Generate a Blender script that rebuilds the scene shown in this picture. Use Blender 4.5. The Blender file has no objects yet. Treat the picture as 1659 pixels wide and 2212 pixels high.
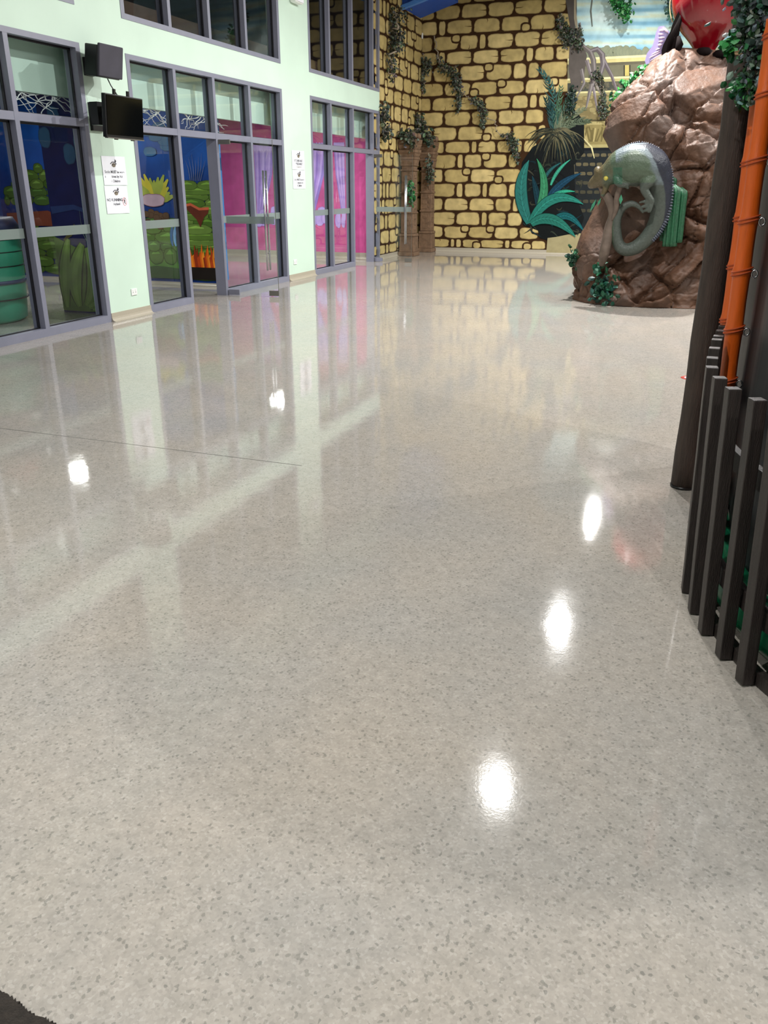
import bpy, bmesh, math, random
from mathutils import Vector, noise, Matrix
from mathutils.bvhtree import BVHTree
random.seed(7)
PI = math.pi
SC = bpy.context.scene; COL = SC.collection

# ---------------------------------------------------------------- camera, world, exposure
F = 1788.0; CX, CY = 829.5, 1106.0; HC = 1.55
TH = math.atan(705/F); YAW = math.atan((1525-829.5)/math.hypot(F, 705))
FW = Vector((-math.sin(YAW)*math.cos(TH), math.cos(YAW)*math.cos(TH), -math.sin(TH)))
RT = Vector((math.cos(YAW), math.sin(YAW), 0)); UP = RT.cross(FW)
EYE = Vector((0, 0, HC))
cd = bpy.data.cameras.new('camera'); cam = bpy.data.objects.new('camera', cd); COL.objects.link(cam)
cam.matrix_world = Matrix(((RT.x, UP.x, -FW.x, EYE.x), (RT.y, UP.y, -FW.y, EYE.y), (RT.z, UP.z, -FW.z, EYE.z), (0, 0, 0, 1)))
cd.sensor_fit = 'VERTICAL'; cd.sensor_height = 24; cd.lens = 24*F/2212; cd.clip_start = 0.05; cd.clip_end = 100
SC.camera = cam
w = bpy.data.worlds.new('world'); SC.world = w; w.use_nodes = True
w.node_tree.nodes['Background'].inputs[0].default_value = (0.6, 0.7, 0.8, 1); w.node_tree.nodes['Background'].inputs[1].default_value = 0.05
SC.view_settings.view_transform = 'Standard'; SC.view_settings.look = 'None'
SC.view_settings.gamma = 1; SC.view_settings.use_curve_mapping = False
SC.view_settings.exposure = 0.0
LAMP_W = 212.0; ROOM_W = 62.0

def ray(x, y): return RT*((x-CX)/F) - UP*((y-CY)/F) + FW
def onX(x, y, X): d = ray(x, y); return EYE + d*(X/d.x)
def onY(x, y, Y): d = ray(x, y); return EYE + d*(Y/d.y)
def onZ(x, y, Z=0.0): d = ray(x, y); return EYE + d*((Z-HC)/d.z)

def px_of(p):
    v = p-EYE; d = v.dot(FW); return CX+F*v.dot(RT)/d, CY-F*v.dot(UP)/d

def lin(c):
    if isinstance(c, (int, float)): c = (c, c, c)
    return tuple(((v/255)/12.92 if v/255 <= .04045 else ((v/255+.055)/1.055)**2.4) for v in c)

# ---------------------------------------------------------------- materials
def nodes(name):
    m = bpy.data.materials.new(name); m.use_nodes = True
    nt = m.node_tree; return m, nt, nt.nodes['Principled BSDF']
def mat(name, rgb, rough=.6, metal=0, var=.12, vscale=6, bump=0, bscale=40, spec=.5, stretch=None, coat=0, emit=None, estr=0):
    m, nt, b = nodes(name); N = nt.nodes; L = nt.links
    c = lin(rgb)
    tc = N.new('ShaderNodeTexCoord'); src = tc.outputs['Object']
    if stretch:
        mp = N.new('ShaderNodeMapping'); mp.inputs['Scale'].default_value = stretch; L.new(src, mp.inputs[0]); src = mp.outputs[0]
    nz = N.new('ShaderNodeTexNoise'); nz.inputs['Scale'].default_value = vscale; nz.inputs['Detail'].default_value = 6
    L.new(src, nz.inputs['Vector'])
    r = N.new('ShaderNodeValToRGB')
    r.color_ramp.elements[0].position = .3; r.color_ramp.elements[1].position = .7
    r.color_ramp.elements[0].color = tuple(v*(1-var) for v in c)+(1,); r.color_ramp.elements[1].color = tuple(min(1, v*(1+var)) for v in c)+(1,)
    L.new(nz.outputs[0], r.inputs[0]); L.new(r.outputs[0], b.inputs['Base Color'])
    b.inputs['Roughness'].default_value = rough; b.inputs['Metallic'].default_value = metal
    b.inputs['Specular IOR Level'].default_value = spec; b.inputs['Coat Weight'].default_value = coat
    if bump:
        n2 = N.new('ShaderNodeTexNoise'); n2.inputs['Scale'].default_value = bscale; n2.inputs['Detail'].default_value = 5; L.new(src, n2.inputs['Vector'])
        bp = N.new('ShaderNodeBump'); bp.inputs['Strength'].default_value = bump; bp.inputs['Distance'].default_value = .01
        L.new(n2.outputs[0], bp.inputs['Height']); L.new(bp.outputs[0], b.inputs['Normal'])
    if emit: b.inputs['Emission Color'].default_value = tuple(emit)+(1,); b.inputs['Emission Strength'].default_value = estr
    return m
def attr_mat(name, rough=.6, var=.12, vscale=8, bump=0, bscale=30, spec=.4, coat=0):
    m, nt, b = nodes(name); N = nt.nodes; L = nt.links
    a = N.new('ShaderNodeAttribute'); a.attribute_name = 'Col'
    tc = N.new('ShaderNodeTexCoord'); nz = N.new('ShaderNodeTexNoise'); nz.inputs['Scale'].default_value = vscale; nz.inputs['Detail'].default_value = 8
    L.new(tc.outputs['Object'], nz.inputs['Vector'])
    mr = N.new('ShaderNodeMapRange'); mr.inputs['From Min'].default_value = .3; mr.inputs['From Max'].default_value = .7
    mr.inputs['To Min'].default_value = 1-var; mr.inputs['To Max'].default_value = 1+var
    L.new(nz.outputs[0], mr.inputs[0])
    vm = N.new('ShaderNodeVectorMath'); vm.operation = 'SCALE'; L.new(a.outputs['Color'], vm.inputs[0]); L.new(mr.outputs[0], vm.inputs['Scale'])
    L.new(vm.outputs[0], b.inputs['Base Color']); b.inputs['Roughness'].default_value = rough
    b.inputs['Specular IOR Level'].default_value = spec; b.inputs['Coat Weight'].default_value = coat
    if bump:
        n2 = N.new('ShaderNodeTexNoise'); n2.inputs['Scale'].default_value = bscale; n2.inputs['Detail'].default_value = 6; L.new(tc.outputs['Object'], n2.inputs['Vector'])
        bp = N.new('ShaderNodeBump'); bp.inputs['Strength'].default_value = bump; bp.inputs['Distance'].default_value = .02
        L.new(n2.outputs[0], bp.inputs['Height']); L.new(bp.outputs[0], b.inputs['Normal'])
    return m
def glass_mat(name, tint, boost=1.0):
    m, nt, b = nodes(name); N = nt.nodes; L = nt.links; N.remove(b)
    t = N.new('ShaderNodeBsdfTransparent'); t.inputs[0].default_value = tint+(1,)
    g = N.new('ShaderNodeBsdfGlossy'); g.inputs['Roughness'].default_value = .01; g.inputs[0].default_value = (1, 1, 1, 1)
    ge = N.new('ShaderNodeNewGeometry'); dt = N.new('ShaderNodeVectorMath'); dt.operation = 'DOT_PRODUCT'; L.new(ge.outputs['Normal'], dt.inputs[0]); L.new(ge.outputs['Incoming'], dt.inputs[1])
    def mth(op, a, v):
        n = N.new('ShaderNodeMath'); n.operation = op; n.use_clamp = (op == 'MULTIPLY_ADD' or op == 'MULTIPLY')
        if isinstance(v, tuple): n.inputs[1].default_value, n.inputs[2].default_value = v
        elif v is not None: n.inputs[1].default_value = v
        L.new(a, n.inputs[0]); return n.outputs[0]
    ab = mth('ABSOLUTE', dt.outputs['Value'], None); om = N.new('ShaderNodeMath'); om.operation = 'SUBTRACT'; om.inputs[0].default_value = 1; L.new(ab, om.inputs[1])
    pw = mth('POWER', om.outputs[0], 5); mu = N.new('ShaderNodeMath'); mu.operation = 'MULTIPLY_ADD'; mu.use_clamp = True; mu.inputs[1].default_value = .96*boost; mu.inputs[2].default_value = .04*boost; L.new(pw, mu.inputs[0])
    mx = N.new('ShaderNodeMixShader'); L.new(mu.outputs[0], mx.inputs[0]); L.new(t.outputs[0], mx.inputs[1]); L.new(g.outputs[0], mx.inputs[2])
    L.new(mx.outputs[0], N['Material Output'].inputs[0]); return m
def frost_mat(name):
    m, nt, b = nodes(name); N = nt.nodes; L = nt.links; N.remove(b)
    t = N.new('ShaderNodeBsdfTransparent'); t.inputs[0].default_value = (.6, .65, .63, 1)
    d = N.new('ShaderNodeBsdfDiffuse'); d.inputs[0].default_value = (.34, .40, .38, 1)
    mx = N.new('ShaderNodeMixShader'); mx.inputs[0].default_value = .5; L.new(t.outputs[0], mx.inputs[1]); L.new(d.outputs[0], mx.inputs[2])
    L.new(mx.outputs[0], N['Material Output'].inputs[0]); return m

def floor_mat():
    m, nt, b = nodes('polished_speckled_floor'); N = nt.nodes; L = nt.links
    tc = N.new('ShaderNodeTexCoord')
    def mul(a, bb, op='MIX'):
        n = N.new('ShaderNodeMixRGB'); n.blend_type = 'MULTIPLY'; n.inputs[0].default_value = 1; L.new(a, n.inputs[1]); L.new(bb, n.inputs[2]); return n.outputs[0]
    def ramp(src, stops):
        r = N.new('ShaderNodeValToRGB'); els = r.color_ramp.elements
        while len(els) < len(stops): els.new(.5)
        for e, (p, c) in zip(els, stops): e.position = p; e.color = c+(1,)
        L.new(src, r.inputs[0]); return r.outputs[0]
    v = N.new('ShaderNodeTexVoronoi'); v.inputs['Scale'].default_value = 150; L.new(tc.outputs['Object'], v.inputs['Vector'])
    sx = N.new('ShaderNodeSeparateColor'); L.new(v.outputs['Color'], sx.inputs[0])
    base = ramp(sx.outputs[0], [(0, (.345, .322, .292)), (.35, (.375, .35, .315)), (.75, (.395, .368, .332)), (1, (.435, .41, .375))])
    v2 = N.new('ShaderNodeTexVoronoi'); v2.inputs['Scale'].default_value = 130; v2.inputs['Randomness'].default_value = 1; L.new(tc.outputs['Object'], v2.inputs['Vector'])
    s2 = N.new('ShaderNodeSeparateColor'); L.new(v2.outputs['Color'], s2.inputs[0])
    chip = ramp(s2.outputs[1], [(0, (.66, .68, .68)), (.06, (.80, .81, .80)), (.10, (1, 1, 1)), (1, (1, 1, 1))])
    n1 = N.new('ShaderNodeTexNoise'); n1.inputs['Scale'].default_value = 1.3; n1.inputs['Detail'].default_value = 5; L.new(tc.outputs['Object'], n1.inputs['Vector'])
    blot = ramp(n1.outputs[0], [(.3, (.93, .95, .97)), (.7, (1.03, 1.0, .96))])
    n4 = N.new('ShaderNodeTexNoise'); n4.inputs['Scale'].default_value = 28; n4.inputs['Detail'].default_value = 4; L.new(tc.outputs['Object'], n4.inputs['Vector'])
    b4 = ramp(n4.outputs[0], [(.3, (.90, .90, .90)), (.7, (1.06, 1.05, 1.05))])
    c = mul(mul(mul(base, chip), blot), b4)
    L.new(c, b.inputs['Base Color'])
    # worn and freshly polished areas differ in gloss
    mp = N.new('ShaderNodeMapping'); mp.inputs['Scale'].default_value = (.9, .55, 1); mp.inputs['Rotation'].default_value = (0, 0, .5); L.new(tc.outputs['Object'], mp.inputs[0])
    n2 = N.new('ShaderNodeTexNoise'); n2.inputs['Scale'].default_value = 1.1; n2.inputs['Detail'].default_value = 4; n2.inputs['Distortion'].default_value = .6; L.new(mp.outputs[0], n2.inputs['Vector'])
    r = N.new('ShaderNodeMapRange'); r.inputs['From Min'].default_value = .42; r.inputs['From Max'].default_value = .6
    r.inputs['To Min'].default_value = .03; r.inputs['To Max'].default_value = .065; L.new(n2.outputs[0], r.inputs[0]); L.new(r.outputs[0], b.inputs['Roughness'])
    b.inputs['IOR'].default_value = 1.5
    n3 = N.new('ShaderNodeTexNoise'); n3.inputs['Scale'].default_value = 6; n3.inputs['Detail'].default_value = 3; L.new(tc.outputs['Object'], n3.inputs['Vector'])
    bp = N.new('ShaderNodeBump'); bp.inputs['Strength'].default_value = .25; bp.inputs['Distance'].default_value = .0018; L.new(n3.outputs[0], bp.inputs['Height'])
    n5 = N.new('ShaderNodeTexNoise'); n5.inputs['Scale'].default_value = 130; n5.inputs['Detail'].default_value = 2; L.new(tc.outputs['Object'], n5.inputs['Vector'])
    bp2 = N.new('ShaderNodeBump'); bp2.inputs['Strength'].default_value = .10; bp2.inputs['Distance'].default_value = .0006; L.new(n5.outputs[0], bp2.inputs['Height'])
    L.new(bp.outputs[0], bp2.inputs['Normal']); L.new(bp2.outputs[0], b.inputs['Normal'])
    return m

M = dict(
    green=mat('pale_green_wall_paint', (200, 223, 207), .55, var=.03, vscale=2),
    floor=floor_mat(),
    cove=mat('speckled_beige_skirting', (172, 164, 148), .3, var=.08, vscale=90),
    alu=mat('grey_powder_coated_frame', (124, 126, 142), .4, var=.04, spec=.5),
    gasket=mat('black_rubber_gasket', (18, 18, 24), .5),
    glass=glass_mat('window_glass', (.925, .95, .955), .75),
    doorglass=glass_mat('clear_door_glass', (.965, .98, .975), .6),
    frost=frost_mat('frosted_safety_strip'),
    steel=mat('brushed_steel', (190, 190, 195), .25, 1, var=.05),
    dullsteel=mat('grey_patch_fitting', (120, 118, 112), .4, .6, var=.05),
    black=mat('black_plastic', (18, 18, 20), .35, var=.1),
    speaker=mat('charcoal_speaker_cloth', (62, 60, 70), .8, bump=.2, bscale=300),
    screen=mat('glossy_black_screen', (4, 5, 6), .08, spec=.25),
    paper=mat('white_paper', (238, 240, 248), .6, var=.01),
    ink=mat('dark_grey_ink', (55, 55, 62), .6),
    ink2=mat('brown_grey_ink', (125, 115, 98), .6),
    whitep=mat('white_plastic', (232, 234, 232), .4, var=.02),
    paint=attr_mat('wall_painting', .85, .10, 7, spec=.08),
    paint2=attr_mat('glossier_wall_painting', .6, .12, 5, spec=.15),
    stone=attr_mat('painted_stone_pattern', .8, .2, 6, spec=.1),
    brown=mat('dark_stained_timber', (42, 35, 33), .42, var=.35, vscale=5, bump=.35, bscale=30, stretch=(14, 14, 1.2)),
    trunk=mat('brown_timber_post', (62, 50, 44), .7, var=.3, vscale=6, bump=.6, bscale=25, stretch=(10, 10, 1.0)),
    orange=mat('orange_painted_bamboo', (204, 88, 18), .38, var=.10, vscale=10, bump=.15, bscale=40, stretch=(6, 6, 1)),
    orange2=mat('dark_orange_cord', (168, 68, 22), .7),
    tarp=mat('black_vinyl_padding', (17, 21, 25), .5, var=.2, vscale=3, spec=.3),
    gtarp=mat('green_vinyl_padding', (12, 88, 58), .25, var=.15, vscale=8),
    rock=attr_mat('painted_brown_rock', .58, .24, 7, bump=.9, bscale=12, spec=.4),
    lizard=attr_mat('painted_lizard_skin', .4, .16, 30, bump=.4, bscale=60),
    cactus=mat('green_painted_cactus', (26, 78, 50), .45, var=.3, vscale=40, bump=.5, bscale=80),
    leaf=attr_mat('artificial_leaves', .5, .2, 20),
    stem=mat('pale_twisting_stem', (150, 138, 120), .7, var=.25, vscale=12),
    branch=mat('painted_driftwood', (96, 82, 72), .7, var=.25, vscale=12, bump=.5, bscale=30),
    column=mat('carved_brown_stone', (112, 88, 68), .8, var=.28, vscale=9, bump=.9, bscale=14),
    red=mat('glossy_red_lacquer', (118, 6, 20), .16, var=.05, coat=.6),
    wing=mat('dark_brown_wing', (16, 9, 9), .85, spec=.1, var=.4, vscale=20, stretch=(8, 8, 1)),
    lilac=attr_mat('lilac_wing', .6, .08, 12, spec=.15),
    blue=mat('bright_blue_beam_paint', (24, 84, 190), .5, var=.03),
    blue2=mat('light_blue_beam_edge', (80, 140, 225), .5, var=.03),
    taupe=mat('taupe_ceiling_panel', (110, 104, 108), .6),
    ceil=mat('grey_ceiling', (120, 122, 126), .8, var=.05),
    dark=mat('unlit_upper_room_wall', (38, 38, 44), .8, var=.3, vscale=2),  # near-black colour stands in for the darkness of the upper rooms
    browns=mat('brown_band', (98, 78, 66), .8),
    rightw=mat('dusky_hall_wall', (120, 124, 118), .7, var=.1, vscale=1),
    lampm=mat('lamp_diffuser', (255, 255, 250), .5, emit=(1, 1, .96), estr=25),
    roomm=mat('panel_diffuser', (255, 255, 250), .5, emit=(1, 1, .96), estr=4),
    lampb=mat('lamp_housing', (90, 92, 95), .4, .6),
    drum=mat('teal_green_drum', (52, 140, 112), .4, var=.12, vscale=3),
    drumb=mat('navy_drum_band', (26, 46, 84), .4),
    mat_=mat('dark_brown_mat', (44, 38, 33), .95, var=.3, vscale=60, bump=.8, bscale=200),
    rope=mat('tan_rope', (158, 128, 96), .8, bump=.5, bscale=90),
    signred=mat('red_sign_plastic', (190, 70, 60), .4),
    gold=mat('pale_gold_rim', (210, 190, 150), .3, .5),
)

# ---------------------------------------------------------------- mesh builder
class MB:
    def __init__(s): s.v = []; s.f = []; s.c = []; s.mi = []; s.sm = []; s.mats = []
    def m(s, mm):
        if mm not in s.mats: s.mats.append(mm)
        return s.mats.index(mm)
    def add(s, vs, fs, mm=None, col=None, cols=None, smooth=False):
        o = len(s.v); s.v += [Vector(p) for p in vs]
        s.c += list(cols) if cols else [col or (1, 1, 1)]*len(vs)
        k = s.m(mm) if mm else 0
        for f in fs: s.f.append([i+o for i in f]); s.mi.append(k); s.sm.append(smooth)
    def box(s, a, b, mm=None, col=None):
        x0, y0, z0 = (min(a[i], b[i]) for i in range(3)); x1, y1, z1 = (max(a[i], b[i]) for i in range(3))
        s.add([(x0, y0, z0), (x1, y0, z0), (x1, y1, z0), (x0, y1, z0), (x0, y0, z1), (x1, y0, z1), (x1, y1, z1), (x0, y1, z1)],
              [(0, 3, 2, 1), (4, 5, 6, 7), (0, 1, 5, 4), (1, 2, 6, 5), (2, 3, 7, 6), (3, 0, 4, 7)], mm, col)
    def tube(s, pts, rad, seg=8, mm=None, col=None, cap=True, cols=None):
        pts = [Vector(p) for p in pts]; n = len(pts)
        if not isinstance(rad, (list, tuple)): rad = [rad]*n
        t = (pts[1]-pts[0]).normalized(); a = t.orthogonal().normalized(); vs = []; cc = []
        for i, p in enumerate(pts):
            t2 = (pts[min(i+1, n-1)]-pts[max(i-1, 0)]).normalized()
            a = (a - t2*a.dot(t2)).normalized(); b = t2.cross(a)
            for k in range(seg):
                an = 2*PI*k/seg; vs.append(p+(a*math.cos(an)+b*math.sin(an))*rad[i]); cc.append(cols[i] if cols else (col or (1, 1, 1)))
        fs = [(i*seg+k, i*seg+(k+1) % seg, (i+1)*seg+(k+1) % seg, (i+1)*seg+k) for i in range(n-1) for k in range(seg)]
        if cap: fs += [tuple(range(seg))[::-1], tuple(range((n-1)*seg, n*seg))]
        s.add(vs, fs, mm, cols=cc, smooth=True)
    def lathe(s, prof, c, seg=24, mm=None, col=None):
        c = Vector(c); vs = []; n = len(prof)
        for r, z in prof:
            for k in range(seg): vs.append(c+Vector((r*math.cos(2*PI*k/seg), r*math.sin(2*PI*k/seg), z)))
        fs = [(i*seg+k, i*seg+(k+1) % seg, (i+1)*seg+(k+1) % seg, (i+1)*seg+k) for i in range(n-1) for k in range(seg)]
        fs += [tuple(range(seg))[::-1], tuple(range((n-1)*seg, n*seg))]
        s.add(vs, fs, mm, col, smooth=True)
    def slab(s, pts, off, mm=None, col=None):   # extruded outline
        n = len(pts); a = [Vector(p) for p in pts]; b = [p+Vector(off) for p in a]
        s.add(a+b, [tuple(range(n)), tuple(range(2*n-1, n-1, -1))]+[(i, i+n, (i+1) % n+n, (i+1) % n) for i in range(n)], mm, col)
    def build(s, name, mm=None, parent=None, smooth=None):
        me = bpy.data.meshes.new(name)
        org = Vector((0, 0, 0))
        if parent is None and s.v:
            lo = [min(p[i] for p in s.v) for i in range(3)]; hi = [max(p[i] for p in s.v) for i in range(3)]
            org = Vector(((lo[0]+hi[0])/2, (lo[1]+hi[1])/2, lo[2]))
        else: org = world_loc(parent)
        me.from_pydata([tuple(p-org) for p in s.v], [], s.f)
        for q in (s.mats or [mm]): me.materials.append(q)
        me.polygons.foreach_set('material_index', s.mi)
        me.polygons.foreach_set('use_smooth', [smooth if smooth is not None else q for q in s.sm])
        at = me.color_attributes.new('Col', 'FLOAT_COLOR', 'POINT')
        fl = []
        for c in s.c: fl += [c[0], c[1], c[2], 1]
        at.data.foreach_set('color', fl); me.update()
        o = bpy.data.objects.new(name, me); COL.objects.link(o)
        if parent is None: o.location = org
        else: o.parent = parent
        return o
def world_loc(o):
    p = Vector((0, 0, 0))
    while o is not None: p += o.location; o = o.parent
    return p
def tag(o, label=None, cat=None, group=None, kind=None):
    if label: o['label'] = label
    if cat: o['category'] = cat
    if group: o['group'] = group
    if kind: o['kind'] = kind
    return o
def empty(name, loc, label=None, cat=None, group=None, kind=None):
    o = bpy.data.objects.new(name, None); COL.objects.link(o); o.location = loc; o.empty_display_size = .1
    return tag(o, label, cat, group, kind)
def bevel(o, w=.01, seg=2):
    b = o.modifiers.new('bevel', 'BEVEL'); b.width = w; b.segments = seg; b.limit_method = 'ANGLE'; return o
def struct(mb, name, mm=None, parent=None): return tag(mb.build(name, mm, parent), kind='structure')

XL = -6.63; YB = 21.1; ZC = 6.9; GLX = XL-.085
# ---------------------------------------------------------------- room shell
b = MB(); b.box((-12, -6, -.12), (9, YB+.2, 0)); floor = struct(b, 'floor', M['floor'])
b = MB(); p0 = onZ(268, 958); p1 = onZ(652, 1006); p2 = onZ(0, 925)
d = (p1-p0).normalized(); s_ = Vector((-d.y, d.x, 0))*.0025
for a_, c_ in ((p2, p0), (p0, p1)): b.add([a_-s_+Vector((0, 0, .0006)), c_-s_+Vector((0, 0, .0006)), c_+s_+Vector((0, 0, .0006)), a_+s_+Vector((0, 0, .0006))], [(0, 1, 2, 3)])
struct(b, 'floor_seam', M['dullsteel'], floor)
b = MB(); b.box((-12, -6, ZC), (9, YB+.2, ZC+.1)); struct(b, 'ceiling', M['ceil'])
b = MB(); b.box((8, -6, 0), (8.2, YB, ZC)); struct(b, 'wall_right', M['rightw'])
b = MB(); b.box((XL-.2, -6.2, 0), (8.2, -6, ZC)); struct(b, 'wall_front', M['rightw'])
W = {1: (4.33, 8.53, (5.35, 6.38, 7.42)), 2: (9.35, 13.46, (10.36, 11.33, 12.36)), 3: (14.55, 18.04, (15.46, 16.55, 17.66))}
b = MB()
X0, X1 = XL-.22, XL
b.box((X0, -6, 0), (X1, 4.33, ZC)); b.box((X0, 8.53, 0), (X1, 9.35, ZC)); b.box((X0, 13.46, 0), (X1, 14.55, ZC))
for k in W: b.box((X0, W[k][0], 3.0), (X1, W[k][1], 3.36)); b.box((X0, W[k][0], 5.7), (X1, W[k][1], ZC))
struct(b, 'wall_left', M['green'])

# ---------------------------------------------------------------- painted walls (flat painting in thin layers)
class Paint:
    """collects flat painted shapes; to3(u, z, layer) puts them on the wall plane"""
    def __init__(s, fn, k=1.0):
        s.mb = MB(); s.n = 0; s.lay = 1; s.k = k
        def f2(u, z, off): return fn(u, z, off+s.n*5e-6)
        s.fn = f2
    def col(s, c): return tuple(min(.92, v*s.k) for v in lin(c))
    def poly(s, pts, c, lay=None, jit=0):
        L_ = lay if lay else s.lay; s.n += 1
        if jit: c = tuple(max(0, v+random.uniform(-jit, jit)) for v in c)
        s.mb.add([s.fn(p[0], p[1], L_*.0012) for p in pts], [tuple(range(len(pts)))], None, s.col(c))
    def stroke(s, pts, w, c, lay=None, jit=0):
        if jit:
            j = random.uniform(-jit, jit); c = tuple(max(0, v+j) for v in c)
        L_ = (lay if lay else s.lay)*.0012; n = len(pts); s.n += 1
        if not isinstance(w, (list, tuple)): w = [w]*n
        vs = []
        for i in range(n):
            a = pts[max(0, i-1)]; bb = pts[min(n-1, i+1)]; dx, dy = bb[0]-a[0], bb[1]-a[1]; l = math.hypot(dx, dy) or 1
            nx, ny = -dy/l*w[i]/2, dx/l*w[i]/2
            vs += [s.fn(pts[i][0]+nx, pts[i][1]+ny, L_), s.fn(pts[i][0]-nx, pts[i][1]-ny, L_)]
        s.mb.add(vs, [(2*i, 2*i+1, 2*i+3, 2*i+2) for i in range(n-1)], None, s.col(c))
    def blob(s, cx, cz, rx, rz, ce, ci, lay=None, e=2.6, n=20, jit=.06):
        """rounded stone: edge colour ce, inner colour ci"""
        L_ = (lay if lay else s.lay)*.0012; vs = []; cols = []; s.n += 1
        ph = random.uniform(0, 6)
        for ring, kk in ((0, 1), (1, .84), (2, .6)):
            for k in range(n):
                a = 2*PI*k/n; ca, sa = math.cos(a), math.sin(a)
                q = (abs(ca)**e+abs(sa)**e)**(-1/e)*(1+jit*math.sin(a*3+ph)*.5+jit*math.sin(a*7+2*ph)*.4)
                fx = rx*q*ca; fz = rz*q*sa
                if ring: sh = min(rx, rz)*(1-kk); fx *= max(.05, 1-sh/rx); fz *= max(.05, 1-sh/rz)
                vs.append(s.fn(cx+fx, cz+fz, L_)); cols.append(s.col(ce if ring == 0 else ci))
        fs = [(r*n+k, r*n+(k+1) % n, (r+1)*n+(k+1) % n, (r+1)*n+k) for r in (0, 1) for k in range(n)]+[tuple(range(2*n, 3*n))]
        s.mb.add(vs, fs, None, cols=cols)
def bez(a, c, e, n=10): return [((1-t)**2*a[0]+2*t*(1-t)*c[0]+t*t*e[0], (1-t)**2*a[1]+2*t*(1-t)*c[1]+t*t*e[1]) for t in [i/n for i in range(n+1)]]

def back_uv(u, z, off): return Vector((u, YB-.004-off, z))
def back_px(x, y, off):
    p = onY(x, y, YB-.004); return Vector((p.x, p.y-off, p.z))
b = MB(); b.box((XL-.4, YB, 0), (8.2, YB+.2, ZC), col=lin((58, 38, 22))); wall_back = struct(b, 'wall_back', M['stone'])
b = MB(); b.box((XL-.25, 18.04, 0), (XL-.05, YB, ZC), col=lin((58, 38, 22))); wall_far = struct(b, 'wall_far_left', M['stone'])
KS = 1.0
sp = Paint(back_uv, KS)
ym = [-24, 7, 40, 74, 108, 140, 176, 208, 239, 272, 304, 332, 364, 395, 427, 457, 488, 516, 540]
zr = [onY(1020, y, YB).z for y in ym]
J7 = lambda L: [880+v/4.366 for v in L]
J8 = lambda L: [880+v/3.95 for v in L]
rows = {0: J7([60, 190, 450, 620, 850, 1090, 1330, 1500]), 1: J7([100, 262, 505, 755, 1010, 1280, 1505]), 2: J7([125, 290, 370, 620, 880, 1150, 1400, 1555]),
        3: J7([95, 245, 490, 672, 748, 1005, 1255, 1520]), 4: J7([125, 290, 365, 615, 870, 1112, 1195, 1390, 1575]), 5: J7([95, 240, 490, 735, 990, 1130, 1250, 1515, 1640]),
        6: J7([120, 345, 600, 855, 1105, 1345, 1565]), 7: J7([95, 230, 480, 725, 980, 1145, 1230, 1340]), 8: J7([130, 345, 600, 850, 1105, 1290]),
        9: J8([90, 215, 425, 650, 890, 1108, 1185]), 10: J8([60, 190, 320, 540, 598, 760, 920, 985, 1110]), 11: J8([60, 205, 420, 482, 642, 855, 945]), 12: J8([60, 175, 310, 532, 752, 975]),
        13: J8([60, 205, 412, 480, 633, 688, 858, 960]), 14: J8([60, 175, 308, 522, 745, 892, 958]), 15: J8([60, 205, 412, 625, 685, 847, 985]), 16: J8([60, 172, 308, 517, 735, 950, 1125]),
        17: J8([60, 190, 362, 408, 465, 618, 825, 880, 1050, 1185])}
EDGE, INN = (134, 114, 74), (188, 168, 114)
def stone(P_, x0, x1, z0, z1, g):
    w_, h_ = (x1-x0)/2-g*.7, (z1-z0)/2-g*.48
    if w_ < .02: return
    j = random.uniform(-10, 10); inn = tuple(v+j for v in INN)
    cx, cz = (x0+x1)/2, (z0+z1)/2
    r_ = random.random()
    P_.blob(cx, cz, w_, h_, EDGE, inn, 1, e=5.2 if w_ > .15 else 4, n=28)
    if w_ > .2:
        if r_ < .3:      # a small corner stone painted off
            sx, sz = random.choice((-1, 1)), random.choice((-1, 1)); q = .09
            P_.blob(cx+sx*(w_-.05), cz+sz*(h_-.05), q+.035, q*.8+.03, (60, 40, 24), (60, 40, 24), 2, e=3)
            P_.blob(cx+sx*(w_-.05), cz+sz*(h_-.05), q, q*.75, EDGE, inn, 3, e=3)
        elif r_ < .7:     # painted cracks
            a0 = random.choice((0, PI/2, PI, 1.5*PI)); ex, ez = cx+math.cos(a0)*w_, cz+math.sin(a0)*h_
            P_.stroke([(ex, ez), (ex-(ex-cx)*.35+.02, ez-(ez-cz)*.35), (ex-(ex-cx)*.6, ez-(ez-cz)*.7+.01)], [.022, .012, .003], (92, 70, 38), 2)
for r in range(18):
    xs = rows[r]; ymid = (ym[r]+ym[r+1])/2; us = [onY(x, ymid, YB).x for x in xs]; us[0] = min(us[0], XL+.1) if r < 9 else us[0]
    z1, z0 = zr[r], zr[r+1]
    if r == 17: z0 = .10
    for i in range(len(us)-1): stone(sp, us[i], us[i+1], z0+random.uniform(-.008, .008), z1, .038)
    if us[0] > XL+.12: stone(sp, XL-.04, us[0], z0, z1, .038)
for r, zz in enumerate((zr[0]+.42, zr[0]+.84, zr[0]+1.26)):
    x = XL-.1+.2*r
    while x < -3.5: wd = random.uniform(.5, .62); stone(sp, x, x+wd, zz-.42, zz, .038); x += wd
tag(sp.mb.build('painted_stones', M['stone'], wall_back), label='yellow stone blocks with dark joints painted on the wall', kind='structure')
fp = Paint(lambda u, z, off: Vector((XL-.046+off, u, z)), KS)
for r in range(18):
    y = 18.0-random.uniform(0, .3); z1, z0 = zr[r], zr[r+1]
    if r == 17: z0 = .1
    while y < YB-.1:
        wd = random.choice((.5, .56, .62, .6, .22))
        if YB-y-wd < .2: wd = YB-y
        stone(fp, y, y+wd, z0, z1, .036); y += wd
tag(fp.mb.build('painted_stones', M['stone'], wall_far), label='yellow stone blocks with dark joints painted on the wall', kind='structure')

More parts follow.
